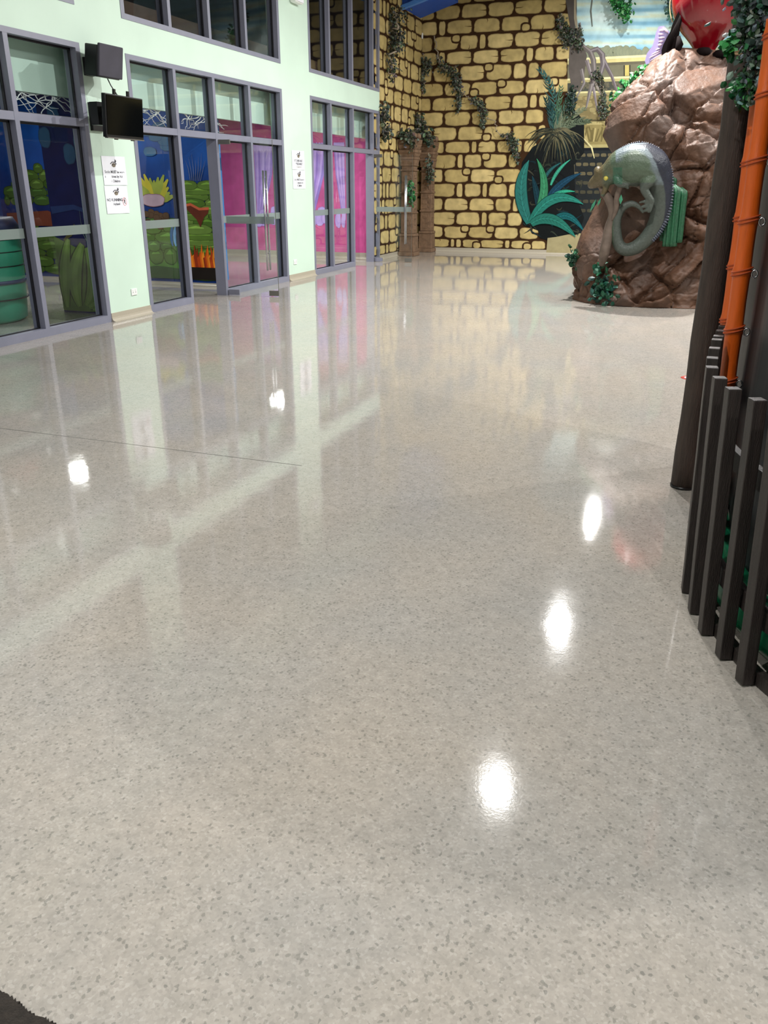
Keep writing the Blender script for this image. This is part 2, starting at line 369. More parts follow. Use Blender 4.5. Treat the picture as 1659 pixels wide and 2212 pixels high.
# ---- jungle painting on the back wall
jp = Paint(back_px, 1.0)
def skyc(x, y):
    t = noise.noise(Vector((x*.012, y*.05, 3)))+.5*noise.noise(Vector((x*.03, y*.13, 7)))
    s_ = math.sin((y+10*noise.noise(Vector((x*.01, 0, 0))))*.22)
    b_ = Vector((150, 200, 222)); wv = Vector((212, 238, 232)); yv = Vector((214, 216, 178)); dv = Vector((112, 162, 190))
    c = b_.lerp(wv, max(0, min(1, .5+.9*t+.25*s_)))
    if s_ < -.4: c = c.lerp(dv, min(.75, (-s_-.4)*1.3))
    if s_ > .72: c = c.lerp(yv, .55)
    glow = math.exp(-((x-1300)**2)/2500-((y-40)**2)/1600); c = c.lerp(Vector((225, 252, 250)), min(1, glow))
    if x > 1400: c = c.lerp(Vector((120, 150, 150)), min(.5, (x-1400)/160))
    return c
NX, NY = 70, 46; vs = []; cs = []
for j in range(NY+1):
    for i in range(NX+1):
        x = 1232+i*(1720-1232)/NX; y = -420+(j/NY)**.35*535 if False else -70+j*188/NY
        vs.append(back_px(x, y, .0012)); cs.append(jp.col(skyc(x, y)))
jp.mb.add(vs, [(j*(NX+1)+i, j*(NX+1)+i+1, (j+1)*(NX+1)+i+1, (j+1)*(NX+1)+i) for j in range(NY) for i in range(NX)], None, cols=cs)
jp.poly([(1232, -70), (1720, -70), (1720, -420), (1232, -420)], (150, 190, 205), 1)
jp.poly([(1238, 122), (1720, 150), (1720, 560), (1238, 545)], (112, 106, 80), 1)
# hazy bushes at the horizon
for i in range(46): x = 1262+i*7; jp.blob(x, 113+random.uniform(-6, 3)+(x-1262)*.03, 9, 9+random.uniform(0, 6), (128, 138, 122), (146, 152, 128), 2, e=2)
# balustrade, rails and stepped terraces
def hb(x0, x1, y0, y1, c, lay=3):
    sl = lambda x, y: y+(x-x0)*(y-401)/(4480+x)*-1
    sl = lambda x, y: y+(x-1300)*((401-y)/(-4480-1300))
    jp.poly([(x0, sl(x0, y0)), (x1, sl(x1, y0)), (x1, sl(x1, y1)), (x0, sl(x0, y1))], c, lay)
for (y0, y1, c) in ((123, 128, (236, 228, 178)), (128, 136, (208, 198, 140)), (136, 142, (104, 100, 84)), (142, 167, (118, 116, 96)), (167, 171, (226, 218, 166)), (171, 177, (176, 166, 118)), (177, 196, (74, 76, 70)),
                    (196, 200, (204, 196, 146)), (200, 206, (150, 142, 102)), (206, 258, (124, 112, 78)), (258, 262, (84, 76, 54)), (262, 269, (164, 152, 106)), (269, 312, (134, 122, 80)), (312, 319, (156, 146, 100)),
                    (319, 325, (26, 28, 32)), (325, 505, (34, 38, 40)), (505, 560, (158, 148, 112))):
    hb(1226, 1660, y0, y1, c)
for x in (1350, 1420, 1500): hb(x, x+9, 143, 166, (196, 182, 110), 4); hb(x-3, x, 143, 166, (70, 68, 60), 4); hb(x+9, x+12, 143, 166, (70, 68, 60), 4)
for i in range(60): jp.blob(1240+random.random()*130, 210+random.random()*46, random.uniform(3, 8), random.uniform(3, 6), (92, 84, 60), random.choice(((150, 138, 98), (134, 120, 84))), 4, e=3)
for i in range(70): jp.blob(1240+random.random()*110, 179+random.random()*15, random.uniform(2, 5), random.uniform(2, 4), (46, 46, 44), (104, 100, 84), 4, e=3)
for i in range(26): x = 1240+random.random()*120; jp.stroke([(x, 272+random.random()*10), (x+random.uniform(-14, 14), 306)], 3, random.choice(((104, 94, 60), (166, 152, 104))), 4)
for j in range(7):
    for i in range(7):
        x = 1244+i*15+(j % 2)*6; y = 335+j*20
        jp.blob(x, y, 6.2, 4, (40, 40, 40), (92, 86, 66) if j < 3 else (66, 64, 52), 4, e=4)
hb(1235, 1241, 330, 400, (104, 98, 76), 4.6)
for x in (1212, 1290): hb(x, x+1.2, 506, 548, (110, 102, 78), 4)
# tree trunk and hanging roots
jp.poly([(1222, -60), (1250, -60), (1246, 0), (1246, 50), (1258, 90), (1268, 120), (1262, 160), (1252, 190), (1238, 210), (1228, 150), (1232, 60), (1222, 0)], (94, 88, 84), 5)
jp.poly([(1240, -60), (1248, -60), (1244, 20), (1250, 70), (1256, 95), (1248, 90), (1240, 40)], (168, 158, 136), 6)
for pts, wd, c in (([(1252, 50), (1254, 70), (1248, 85), (1262, 102), (1275, 112), (1282, 130), (1284, 160), (1274, 200), (1266, 235)], [5, 7, 6, 9, 12, 12, 10, 8, 3], (106, 100, 98)),
                   ([(1272, 112), (1290, 106), (1301, 118), (1303, 140), (1296, 165), (1284, 178)], [8, 12, 13, 11, 8, 4], (104, 97, 100)),
                   ([(1300, 122), (1310, 142), (1322, 165), (1330, 190), (1338, 214)], [10, 9, 7, 5, 2], (100, 92, 96)),
                   ([(1268, 130), (1276, 160), (1284, 200), (1290, 240)], [9, 7, 6, 2], (118, 110, 112)),
                   ([(1284, 175), (1296, 200), (1310, 222)], [5, 4, 1], (150, 142, 134)), ([(1256, 150), (1262, 180), (1246, 210)], [8, 6, 2], (110, 104, 104)),
                   ([(1279, 0), (1276, 25), (1279, 58)], [3, 3, 1.5], (110, 116, 110))):
    jp.stroke(pts, wd, c, 7); jp.stroke([(x+1.5, y-1.5) for x, y in pts], [q*.35 for q in wd], tuple(min(240, v+38) for v in c), 8)
# dark undergrowth
jp.poly([(1128, 350), (1150, 318), (1178, 302), (1206, 250), (1236, 230), (1262, 262), (1262, 330), (1240, 356), (1243, 420), (1262, 470), (1250, 506), (1200, 513), (1186, 520), (1166, 514), (1162, 498), (1130, 486), (1124, 450), (1122, 400)], (22, 25, 26), 5.4)
random.seed(12)
for i in range(90):
    x, y = 1135+random.random()*118, 325+random.random()*178
    if x < 1150 and y < 345: continue
    jp.stroke(bez((x, y), (x+random.uniform(-14, 14), y+random.uniform(-14, 14)), (min(1258, max(1130, x+random.uniform(-24, 24))), y+random.uniform(-10, 16)), 5), [1, 2.5, 3, 3, 2, .5], random.choice(((34, 42, 40), (44, 50, 42), (22, 40, 46), (58, 58, 48), (16, 18, 20))), 6, jit=6)
random.seed(11)
def frond(base, tip, bend, n, ll, c, lay):
    sp_ = bez(base, bend, tip, n)
    for i in range(1, n+1):
        t = i/n; x, y = sp_[i]; dx, dy = sp_[i][0]-sp_[i-1][0], sp_[i][1]-sp_[i-1][1]; a = math.atan2(dy, dx)
        for s_ in (-1, 1):
            l = ll*(1-.65*t)*random.uniform(.7, 1.1); an = a+s_*random.uniform(.45, .8)
            jp.stroke([(x, y), (x+l*.5*math.cos(an), y+l*.5*math.sin(an)), (x+l*math.cos(an+s_*-.15), y+l*math.sin(an+s_*-.15))], [2.2, 2.4, .4], c, lay, jit=18)
for (tip, bend, c, ll) in (((1166, 152), (1204, 190), (52, 84, 84), 34), ((1176, 160), (1212, 215), (62, 98, 92), 30), ((1212, 190), (1208, 240), (78, 106, 82), 26), ((1180, 215), (1196, 250), (38, 66, 66), 30), ((1228, 210), (1214, 250), (58, 86, 74), 30),
                           ((1242, 212), (1222, 250), (96, 100, 82), 30), ((1262, 236), (1230, 246), (100, 108, 86), 28), ((1272, 262), (1238, 258), (80, 92, 74), 30)):
    frond((1198, 290), tip, bend, 16, ll, c, 6)
for i in range(90):
    a = random.uniform(-.5, PI+.45); l = random.uniform(40, 78)*(1 if a > .2 else .8)
    bx, by = 1200+random.uniform(-8, 8), 285+random.uniform(-8, 8); mx_, my_ = bx+l*.6*math.cos(a), by+l*.35*math.sin(a)-6; ex, ey = bx+l*.85*math.cos(a), by+l*.8*abs(math.sin(a))+14
    if ex < 1134: continue
    jp.stroke(bez((bx, by), (mx_, my_), (ex, ey), 5), [1, 2.4, 2.6, 2, 1.2, .4], random.choice(((52, 54, 46), (76, 74, 56), (32, 38, 36), (96, 92, 70), (28, 40, 40))), 7, jit=8)
jp.stroke([(1262, 300), (1278, 318), (1284, 342)], [2, 4, 1.5], (196, 188, 140), 8)
jp.poly([(1183, 514), (1200, 512), (1240, 504), (1240, 549), (1180, 546)], (158, 148, 112), 5.8)
# agave with teal leaves
def leafp(base, ctl, tip, wd, c, lay):
    pts = bez(base, ctl, tip, 12); prof = [math.sin(PI*min(1, (i/12)*.82+.16))**.8*wd for i in range(13)]; prof[-1] = .4
    jp.stroke(pts, [q*1.12 for q in prof], tuple(v*.45 for v in c), lay)
    jp.stroke(pts, prof, c, lay+1)
    for i in range(1, 11):
        x, y = pts[i]; dx, dy = pts[i+1][0]-x, pts[i+1][1]-y; a = math.atan2(dy, dx)
        for s_ in (-1, 1): jp.stroke([(x, y), (x+prof[i]*.5*math.cos(a+s_*.7), y+prof[i]*.5*math.sin(a+s_*.7))], [1.2, .3], tuple(v*.72 for v in c), lay+2)
    jp.stroke(pts, 1.0, tuple(min(255, v*1.35) for v in c), lay+3)
leafp((1180, 440), (1200, 395), (1256, 374), 15, (26, 58, 78), 8)
leafp((1190, 400), (1202, 365), (1232, 345), 7, (52, 132, 110), 8)
leafp((1172, 400), (1180, 366), (1212, 352), 7, (36, 78, 80), 8)
leafp((1186, 430), (1210, 408), (1242, 414), 8, (46, 138, 112), 8)
leafp((1168, 470), (1162, 420), (1150, 380), 14, (24, 52, 62), 8)
leafp((1190, 486), (1222, 440), (1262, 500), 15, (26, 84, 88), 10)
leafp((1144, 482), (1108, 410), (1143, 346), 25, (42, 106, 100), 13)
leafp((1150, 478), (1196, 410), (1160, 343), 17, (52, 118, 84), 13)
leafp((1146, 482), (1188, 398), (1260, 441), 21, (38, 110, 98), 16)
leafp((1148, 484), (1190, 450), (1244, 512), 22, (38, 104, 92), 19)
tag(jp.mb.build('jungle_mural', M['paint'], wall_back), label='painted jungle scene with agave, palm, roots, balustrade and sky', kind='structure')

# skirtings: coved strip of the floor material
def cove(p, q, nrm, name, h=.10, ch=None):
    p, q, nrm = Vector(p), Vector(q), Vector(nrm); b = MB(); prof = [(0.012, h), (.012, .05), (.018, .03), (.03, .014), (.05, .004), (.07, .0008), (0, .0008), (0, h)]
    vs = [o_+nrm*a+Vector((0, 0, z)) for o_ in (p, q) for a, z in prof]; n = len(prof)
    b.add(vs, [(i, (i+1) % n, (i+1) % n+n, i+n) for i in range(n)]+[tuple(range(n))[::-1], tuple(range(n, 2*n))])
    return struct(b, name, M['cove'])
cove((XL, 8.53, 0), (XL, 9.35, 0), (1, 0, 0), 'baseboard_left'); cove((XL, 13.46, 0), (XL, 14.55, 0), (1, 0, 0), 'baseboard_left')
cove((XL-.05, 18.04, 0), (XL-.05, YB, 0), (1, 0, 0), 'baseboard_far_left'); cove((XL-.05, YB, 0), (8, YB, 0), (0, -1, 0), 'baseboard_back')

# ---------------------------------------------------------------- windows and doors on the left
def window(n, y0, y1, mulls, z0, z1, transom, door=None):
    e = empty('window_%d' % n, (XL, y0, z0), kind='structure')
    fx0, fx1 = XL-.16, XL+.006; fw = .07
    b = MB()
    b.box((fx0, y0, z0), (fx1, y0+fw, z1)); b.box((fx0, y1-fw, z0), (fx1, y1, z1)); b.box((fx0, y0+fw, z1-.055), (fx1, y1-fw, z1))
    ed = [y0]+list(mulls)+[y1]
    for i in range(len(ed)-1):
        if door is not None and i == door: continue
        b.box((fx0, ed[i]+(fw if i == 0 else -.03), z0), (fx1, ed[i+1]-(fw if i == len(ed)-2 else -.035), z0+(.085 if z0 < 1 else .06))) if False else b.box((fx0, ed[i]+(fw if i == 0 else 0), z0), (fx1, ed[i+1]-(fw if i == len(ed)-2 else 0), z0+(.085 if z0 < 1 else .06)))
    if transom: b.box((fx0+.02, y0+fw, 2.165), (fx1-.004, y1-fw, 2.245))
    struct(b, 'window_frame', M['alu'], e)
    zt = z0+(.085 if z0 < 1 else .06)
    for i, m_ in enumerate(mulls):
        b = MB(); deep = door is not None and i == door
        b.box((fx0+(.0 if deep else .004), m_-.03, z0), (fx1-.002, m_+.035, z1-.05)); struct(b, 'mullion', M['alu'], e)
    for i in range(len(ed)-1):
        a_ = ed[i]+(.07 if i == 0 else .035); c_ = ed[i+1]-(.07 if i == len(ed)-2 else .03)
        spans = [(zt, 2.165), (2.245, z1-.055)] if transom else [(zt, z1-.055)]
        for k, (q0, q1) in enumerate(spans):
            if door is not None and i == door and k == 0: continue
            b = MB(); b.box((GLX-.003, a_, q0), (GLX+.003, c_, q1)); pn = struct(b, 'glass_pane', M['glass'], e)
            b = MB(); g = .012
            b.box((GLX-.01, a_, q0), (GLX+.016, a_+g, q1)); b.box((GLX-.01, c_-g*1.6, q0), (GLX+.016, c_, q1)); b.box((GLX-.01, a_, q1-g*1.8), (GLX+.016, c_, q1)); b.box((GLX-.01, a_, q0), (GLX+.016, c_, q0+g))
            struct(b, 'gasket', M['gasket'], pn)
            if transom and k == 0:
                b = MB(); b.box((GLX+.004, a_, 1.03), (GLX+.0055, c_, 1.13)); struct(b, 'frosted_strip', M['frost'], pn)
    return e
window(1, *W[1], 0, 3.0, True); window(2, *W[2], 0, 3.0, True, door=1); window(3, *W[3], 0, 3.0, True, door=2)
window(4, *W[1], 3.36, 5.7, False); window(5, *W[2], 3.36, 5.7, False); window(6, *W[3], 3.36, 5.7, False)
def door(n, hinge_y, tipx, tipy, near):
    e = empty('door_%d' % n, (XL+.02, hinge_y, 0), kind='structure')
    h = Vector((XL+.02, hinge_y, 0)); t = Vector((tipx, tipy, 0)); d = (t-h); Ln = d.length; d.normalize(); nn = Vector((-d.y, d.x, 0))
    def obox(b, u0, u1, v0, v1, z0, z1):
        c = [h+d*u+nn*v for u, v in ((u0, v0), (u1, v0), (u1, v1), (u0, v1))]
        b.add([p+Vector((0, 0, z0)) for p in c]+[p+Vector((0, 0, z1)) for p in c], [(0, 3, 2, 1), (4, 5, 6, 7), (0, 1, 5, 4), (1, 2, 6, 5), (2, 3, 7, 6), (3, 0, 4, 7)])
    b = MB(); obox(b, .01, Ln, -.005, .005, .012, 2.15); struct(b, 'glass_leaf', M['doorglass'], e)
    b = MB(); obox(b, Ln-.003, Ln+.001, -.006, .006, .012, 2.15); struct(b, 'polished_glass_edge', M['dullsteel'], e)
    b = MB(); obox(b, .03, Ln-.02, -.0066, -.0052, 1.03, 1.13); struct(b, 'frosted_strip', M['frost'], e)
    b = MB(); obox(b, Ln-.15, Ln-.002, -.014, .014, .010, .085); struct(b, 'corner_patch', M['dullsteel'], e)
    b = MB(); obox(b, .0, .17, -.016, .016, .008, .085); struct(b, 'pivot_patch', M['alu'], e)
    b = MB(); obox(b, -.02, .16, -.016, .016, 2.10, 2.16); struct(b, 'top_patch', M['dullsteel'], e)
    b = MB()
    for s_ in (-1, 1):
        hp = h+d*(Ln-.14)+nn*(.055*s_)
        b.tube([hp+Vector((0, 0, .38)), hp+Vector((0, 0, 1.75))], .015, 12)
        for z in (.62, 1.5): b.tube([hp+Vector((0, 0, z)), hp-nn*(.055*s_)+Vector((0, 0, z))], .009, 8)
    struct(b, 'door_handle', M['steel'], e)
    return e
t1 = onZ(603, 641); t2 = onZ(889, 567)
door(1, 11.36, t1.x, t1.y, 1); door(2, 17.69, t2.x, t2.y, 1)

# ---------------------------------------------------------------- rooms behind the glass
b = MB(); b.box((-6.99, 4.1, 2.48), (-6.93, 18.1, 3.3)); b.box((-6.99, 4.1, 3.24), (XL-.16, 18.1, 3.3)); struct(b, 'trim_1', M['green'])
b = MB(); b.box((-11.8, 4.0, 2.95), (-6.99, 18.3, 3.05)); struct(b, 'ceiling_rooms', M['ceil'])
b = MB(); b.box((-11.8, 3.9, 0), (-11.6, 18.4, 2.95), col=lin((28, 62, 124))); struct(b, 'wall_far_rooms', M['paint'])
b = MB(); b.box((-11.6, 3.9, 0), (XL-.22, 4.05, 2.95), col=lin((28, 62, 124))); struct(b, 'wall_near_rooms', M['paint'])
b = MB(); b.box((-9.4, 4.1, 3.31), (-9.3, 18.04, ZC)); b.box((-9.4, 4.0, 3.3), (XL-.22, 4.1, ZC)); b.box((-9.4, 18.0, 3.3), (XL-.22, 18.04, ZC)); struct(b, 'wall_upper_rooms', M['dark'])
b = MB(); b.box((-8.1, 4.1, 3.3), (-8.0, 18.0, 3.97)); struct(b, 'trim_2', M['browns'])  # plain brown band behind the upper windows

def boulders(P_, u0, u1, z0, zt, sx, sz, pal, lay=2, tilt=0):
    z = z0
    while True:
        top = zt(u0) if callable(zt) else zt
        mx = max((zt(u0+(u1-u0)*q/4) for q in range(5))) if callable(zt) else zt
        if z > mx: break
        h = sz*random.uniform(.7, 1.2); u = u0-random.uniform(0, sx)
        while u < u1:
            wd = sx*random.uniform(.6, 1.5); cx = min(max(u+wd/2, u0+wd*.3), u1-wd*.3)
            if z+h/2 < (zt(cx) if callable(zt) else zt):
                a0, a1 = max(u, u0), min(u+wd, u1)
                if a1-a0 > .03:
                    c = random.choice(pal); P_.blob((a0+a1)/2, z+h/2, (a1-a0)/2+.005, h/2+.02, tuple(v*.38 for v in c), tuple(v*.8 for v in c), lay, e=2.3); P_.stroke([(a0*.8+a1*.2, z+h*.62), ((a0+a1)/2, z+h*.78), (a0*.25+a1*.75, z+h*.66)], [.01, h*.32, .01], tuple(min(255, v*1.12) for v in c), lay+.4); lay = lay+1 if lay < 9 else 3
            u += wd
        z += h*.86
GP = ((94, 130, 54), (76, 112, 44), (108, 140, 64), (84, 120, 56))
def partition(name, y, xa, xb, base, zt=2.95, th=.14):
    b = MB(); b.box((xa, y, 0), (xb, y+th, zt), col=lin(base)); return struct(b, name, M['paint2'])
# near partition (seen through window 1)
wa = partition('wall_near_partition', 9.05, -7.77, XL-.22, (16, 32, 88))
P = Paint(lambda u, z, off: Vector((u, 9.05-off-.002, z)), 1.05)
random.seed(5)
P.poly([(-7.77, .02), (-6.86, .02), (-6.86, .72), (-7.1, .66), (-7.35, .78), (-7.77, .95)], (92, 122, 56), 1)
for pts, wd in ((((-7.70, .06), (-7.72, .5), (-7.55, .92)), .16), (((-7.5, .08), (-7.62, .45), (-7.34, .86)), .20), (((-7.40, .10), (-7.12, .40), (-7.28, .82)), .19), (((-7.36, .08), (-7.02, .22), (-6.9, .45)), .19), (((-7.2, .5), (-7.05, .6), (-7.0, .74)), .14), (((-7.05, .42), (-6.94, .55), (-6.92, .74)), .10), (((-7.3, .05), (-7.0, .08), (-6.88, .14)), .12)):
    q = bez(*pts, 10); pr = [math.sin(PI*(.12+.76*i/10))*wd for i in range(11)]
    P.stroke(q, [v*1.25 for v in pr], (38, 58, 26), 2); P.stroke(q, pr, (108, 142, 62), 3); P.stroke(q, [v*.4 for v in pr], (126, 158, 76), 4)
for i in range(9): x = -7.2+random.uniform(-.12, .12); P.stroke([(-7.18, .75), (x, 1.0), (x+random.uniform(-.05, .05), 1.15+random.random()*.12)], [.012, .008, .002], (120, 140, 128), 5)
P.poly([(-7.0, .78), (-6.86, .74), (-6.86, 2.4), (-6.98, 2.4), (-7.02, 1.6)], (72, 34, 50), 2)
P.stroke([(-7.75, 1.26), (-7.4, 1.30), (-7.0, 1.2)], [.09, .06, .02], (40, 64, 116), 3); P.stroke([(-7.62, .9), (-7.5, .98), (-7.42, 1.1)], [.02, .06, .01], (98, 92, 58), 3)
for i in range(5): x = -7.7+i*.17; P.blob(x, 2.1+.25*math.sin(i*2), .09, .12, (30, 60, 96), (52, 96, 130), 2)
tag(P.mb.build('undersea_mural', M['paint2'], wa), kind='structure')
# middle partition (seen through windows 1 and 2 and the open door)
wb = partition('wall_middle_partition', 12.3, -11.6, -7.25, (22, 54, 120))
P = Paint(lambda u, z, off: Vector((u, 12.3-off-.002, z)), 1.1)
vs = []; cs = []; NX, NZ = 40, 20
for j in range(NZ+1):
    for i in range(NX+1):
        x = -11.6+i*4.35/NX; z = .1+j*2.8/NZ; t = noise.noise(Vector((x*1.3, z*2, 1)))
        c = Vector((22, 38, 92)).lerp(Vector((34, 92, 176)), max(0, min(1, (z-1.0)/1.3+.35*t)))
        vs.append(P.fn(x, z, .0012)); cs.append(P.col(c))
P.mb.add(vs, [(j*(NX+1)+i, j*(NX+1)+i+1, (j+1)*(NX+1)+i+1, (j+1)*(NX+1)+i) for j in range(NZ) for i in range(NX)], None, cols=cs)
random.seed(9)
boulders(P, -11.6, -8.85, .10, lambda u: .78+.25*math.sin(u*2.1), .55, .17, GP, 2)
boulders(P, -7.98, -7.25, .10, lambda u: 1.60, .62, .12, ((108, 146, 58), (88, 128, 46), (122, 158, 70)), 2)
P.poly([(-8.95, .10), (-7.98, .10), (-7.98, .78), (-8.4, .9), (-8.95, .68)], (86, 132, 56), 2)
boulders(P, -8.95, -7.98, .34, lambda u: .95, .4, .2, ((88, 134, 58), (104, 150, 72), (74, 118, 54)), 3)
P.poly([(-8.95, .10), (-7.98, .10), (-7.98, .26), (-8.5, .30), (-8.95, .24)], (58, 84, 46), 10)
for i in range(13):       # yellow fan coral
    a = .25+i*.21; q = .40+.07*math.sin(i*5); P.stroke([(-8.42, 1.30), (-8.42+q*.55*math.cos(a), 1.30+q*.55*math.sin(a)), (-8.42+q*math.cos(a), 1.30+q*math.sin(a))], [.04, .11, .03], random.choice(((178, 172, 58), (152, 164, 70), (196, 184, 60))), 10)
for i in range(24): P.blob(-8.5+random.uniform(-.34, .36), 1.05+random.uniform(-.13, .13), .06, .05, (52, 38, 30), (92, 70, 52), 11)
P.blob(-8.45, 1.33, .22, .10, (120, 70, 76), (186, 160, 172), 12)
for i in range(4): P.stroke(bez((-8.13+i*.06, .92), (-8.19+i*.06, .75), (-8.15+i*.06, .62), 6), [.03, .055, .055, .05, .05, .04, .02], ((58, 102, 150), (120, 168, 210))[i % 2], 12)
P.poly([(-7.88, 1.24), (-7.80, 1.28), (-7.62, 1.22), (-7.42, 1.22), (-7.44, 1.14), (-7.52, 1.08), (-7.60, .92), (-7.66, 1.04)], (92, 44, 30), 12)
P.stroke([(-7.88, 1.25), (-7.75, 1.27), (-7.6, 1.2), (-7.42, 1.21)], .04, (186, 92, 62), 13)
P.poly([(-7.98, .10), (-7.25, .10), (-7.25, .46), (-7.98, .5)], (32, 26, 22), 12)
for i in range(26):
    x = -7.97+i*.029; hh = .56+.1*math.sin(i*1.7); P.stroke([(x+.02, .30), (x, .45), (x+random.uniform(-.02, .02), hh)], [.07, .06, .006], random.choice(((214, 104, 26), (176, 66, 22), (232, 140, 40), (140, 48, 20))), 13)
for i in range(7): P.stroke([(-7.72+i*.03, 1.62), (-7.74+i*.045, 1.8), (-7.78+i*.06, 1.92+.05*(i % 3))], [.012, .01, .002], (96, 104, 130), 12)
for i in range(9): P.blob(-8.8+random.random()*.75, 1.9+random.random()*.6, .12, .07, (44, 84, 130), (70, 116, 156), 12)
random.seed(3)
P.poly([(-11.5, .9), (-10.2, .9), (-10.2, 1.02), (-10.6, 1.15), (-11.5, 1.1)], (118, 62, 46), 12)
boulders(P, -11.5, -9.7, 1.25, lambda u: 1.7+.15*math.sin(u*4), .3, .16, GP, 12)
tag(P.mb.build('undersea_mural', M['paint2'], wb), kind='structure')
b = MB(); b.box((-7.251, 12.29, .1), (-7.235, 12.45, 2.5), col=lin((70, 130, 190))); struct(b, 'trim_3', M['paint'])
# pink partition
wc = partition('wall_pink_partition', 18.2, -11.8, XL-.22, (200, 86, 146), 3.2)
P = Paint(lambda u, z, off: Vector((u, 18.2-off-.002, z)), 1.1)
def curt(x0, x1, z0, z1, s_=1):
    n = 9
    for i in range(n):
        t = i/(n-1); xa = x0+(x1-x0)*t
        q = [(xa, z1), (xa+(x0-xa)*.15, (z0+z1)/2+.3), (x0+(xa-x0)*.35, z0+.45), (x0+(xa-x0)*.2, z0+.2)]
        P.stroke(q, [(x1-x0)/n*1.3]*4, ((170, 140, 206), (188, 160, 220), (150, 122, 194))[i % 3], 3)
    for i in range(6): P.blob(x0+(x1-x0)*random.random(), z0+.15+random.random()*.2, abs(x1-x0)*.22, .14, (148, 120, 190), (184, 158, 216), 4)
    for i in range(8): P.blob(x0+(x1-x0)*i/7, z1, abs(x1-x0)*.09, .08, (158, 130, 200), (190, 166, 222), 5)
for xa, xb in ((555, 592), (664, 704), (744, 724), (793, 812)):
    u0 = onY(xa, 400, 18.2).x; u1 = onY(xb, 400, 18.2).x; curt(u0, u1, .62, 2.35)
tag(P.mb.build('curtain_mural', M['paint2'], wc), kind='structure')
cove((-11.6, 18.2, 0), (XL-.22, 18.2, 0), (0, -1, 0), 'baseboard_pink', .14); cove((-11.6, 12.3, 0), (-7.25, 12.3, 0), (0, -1, 0), 'baseboard_middle', .05)
# unseen ceiling lights added to brighten the rooms behind the glass
for i, (x, y) in enumerate(((-9.2, 6.6), (-9.2, 10.6), (-9.4, 14.6), (-8.2, 16.2))):
    e = empty('added_ceiling_light', (x, y, 2.9), 'unseen square ceiling light added to brighten the mural room, %s' % ('nearest the camera', 'over the undersea painting', 'over the pink room', 'closest to the pink wall')[i], 'light', 'added ceiling lights in the mural rooms')
    b = MB(); b.box((x-.32, y-.32, 2.90), (x+.32, y+.32, 2.95)); b.build('housing', M['lampb'], e)
    b = MB(); b.box((x-.28, y-.28, 2.893), (x+.28, y+.28, 2.899)); b.build('diffuser', M['roomm'], e)
    l = bpy.data.lights.new('room_fill_light', 'AREA'); l.shape = 'SQUARE'; l.size = .5; l.energy = ROOM_W*(1.3 if i > 1 else .8); l.color = (1, .98, .94)
    o = bpy.data.objects.new('room_fill_light', l); COL.objects.link(o); o.location = (0, 0, -.02); o.parent = e
# painted nets and pale roots hanging at the top of the undersea room
for i in range(3):
    y = (8.15, 10.1, 11.3)[i]; b = MB(); random.seed(20+i)
    for k in range(16):
        p = Vector((-6.965, y+random.uniform(-.5, .5), 2.49)); pts = [p.copy()]; dy_ = random.choice((-1, 1))
        for q in range(7): p = p+Vector((random.uniform(-.02, .02), dy_*random.uniform(.02, .12), -random.uniform(-.005, .06))); pts.append(p.copy())
        b.tube(pts, [.007, .0065, .006, .005, .004, .003, .003, .002], 5)
    o = b.build('hanging_net', M['whitep']); tag(o, ('tangle of white netting hanging behind the first window', 'tangle of white netting hanging behind the television', 'tangle of white netting hanging over the open glass doorway')[i], 'netting')
# green drum
dc = Vector((-8.22, 8.05, 0))
e = empty('drum', dc, 'large teal green ribbed drum behind the first window', 'drum')
b = MB(); prof = [(.50, 0), (.56, .04), (.58, .2), (.60, .5), (.605, .8), (.60, 1.05), (.52, 1.16), (.1, 1.22)]
b.lathe(prof, dc, 40); b.build('barrel', M['drum'], e)
b = MB()
for z in (.28, .66, .82, .96): b.lathe([(.598, z-.006), (.612, z-.004), (.612, z+.004), (.598, z+.006)], dc, 40)
b.build('groove', M['gasket'], e)
b = MB(); b.lathe([(.60, .46), (.616, .46), (.616, .50), (.60, .50)], dc, 40); b.lathe([(.60, 1.06), (.63, 1.07), (.56, 1.2), (.5, 1.2)], dc, 40); b.build('rim', M['drumb'], e)

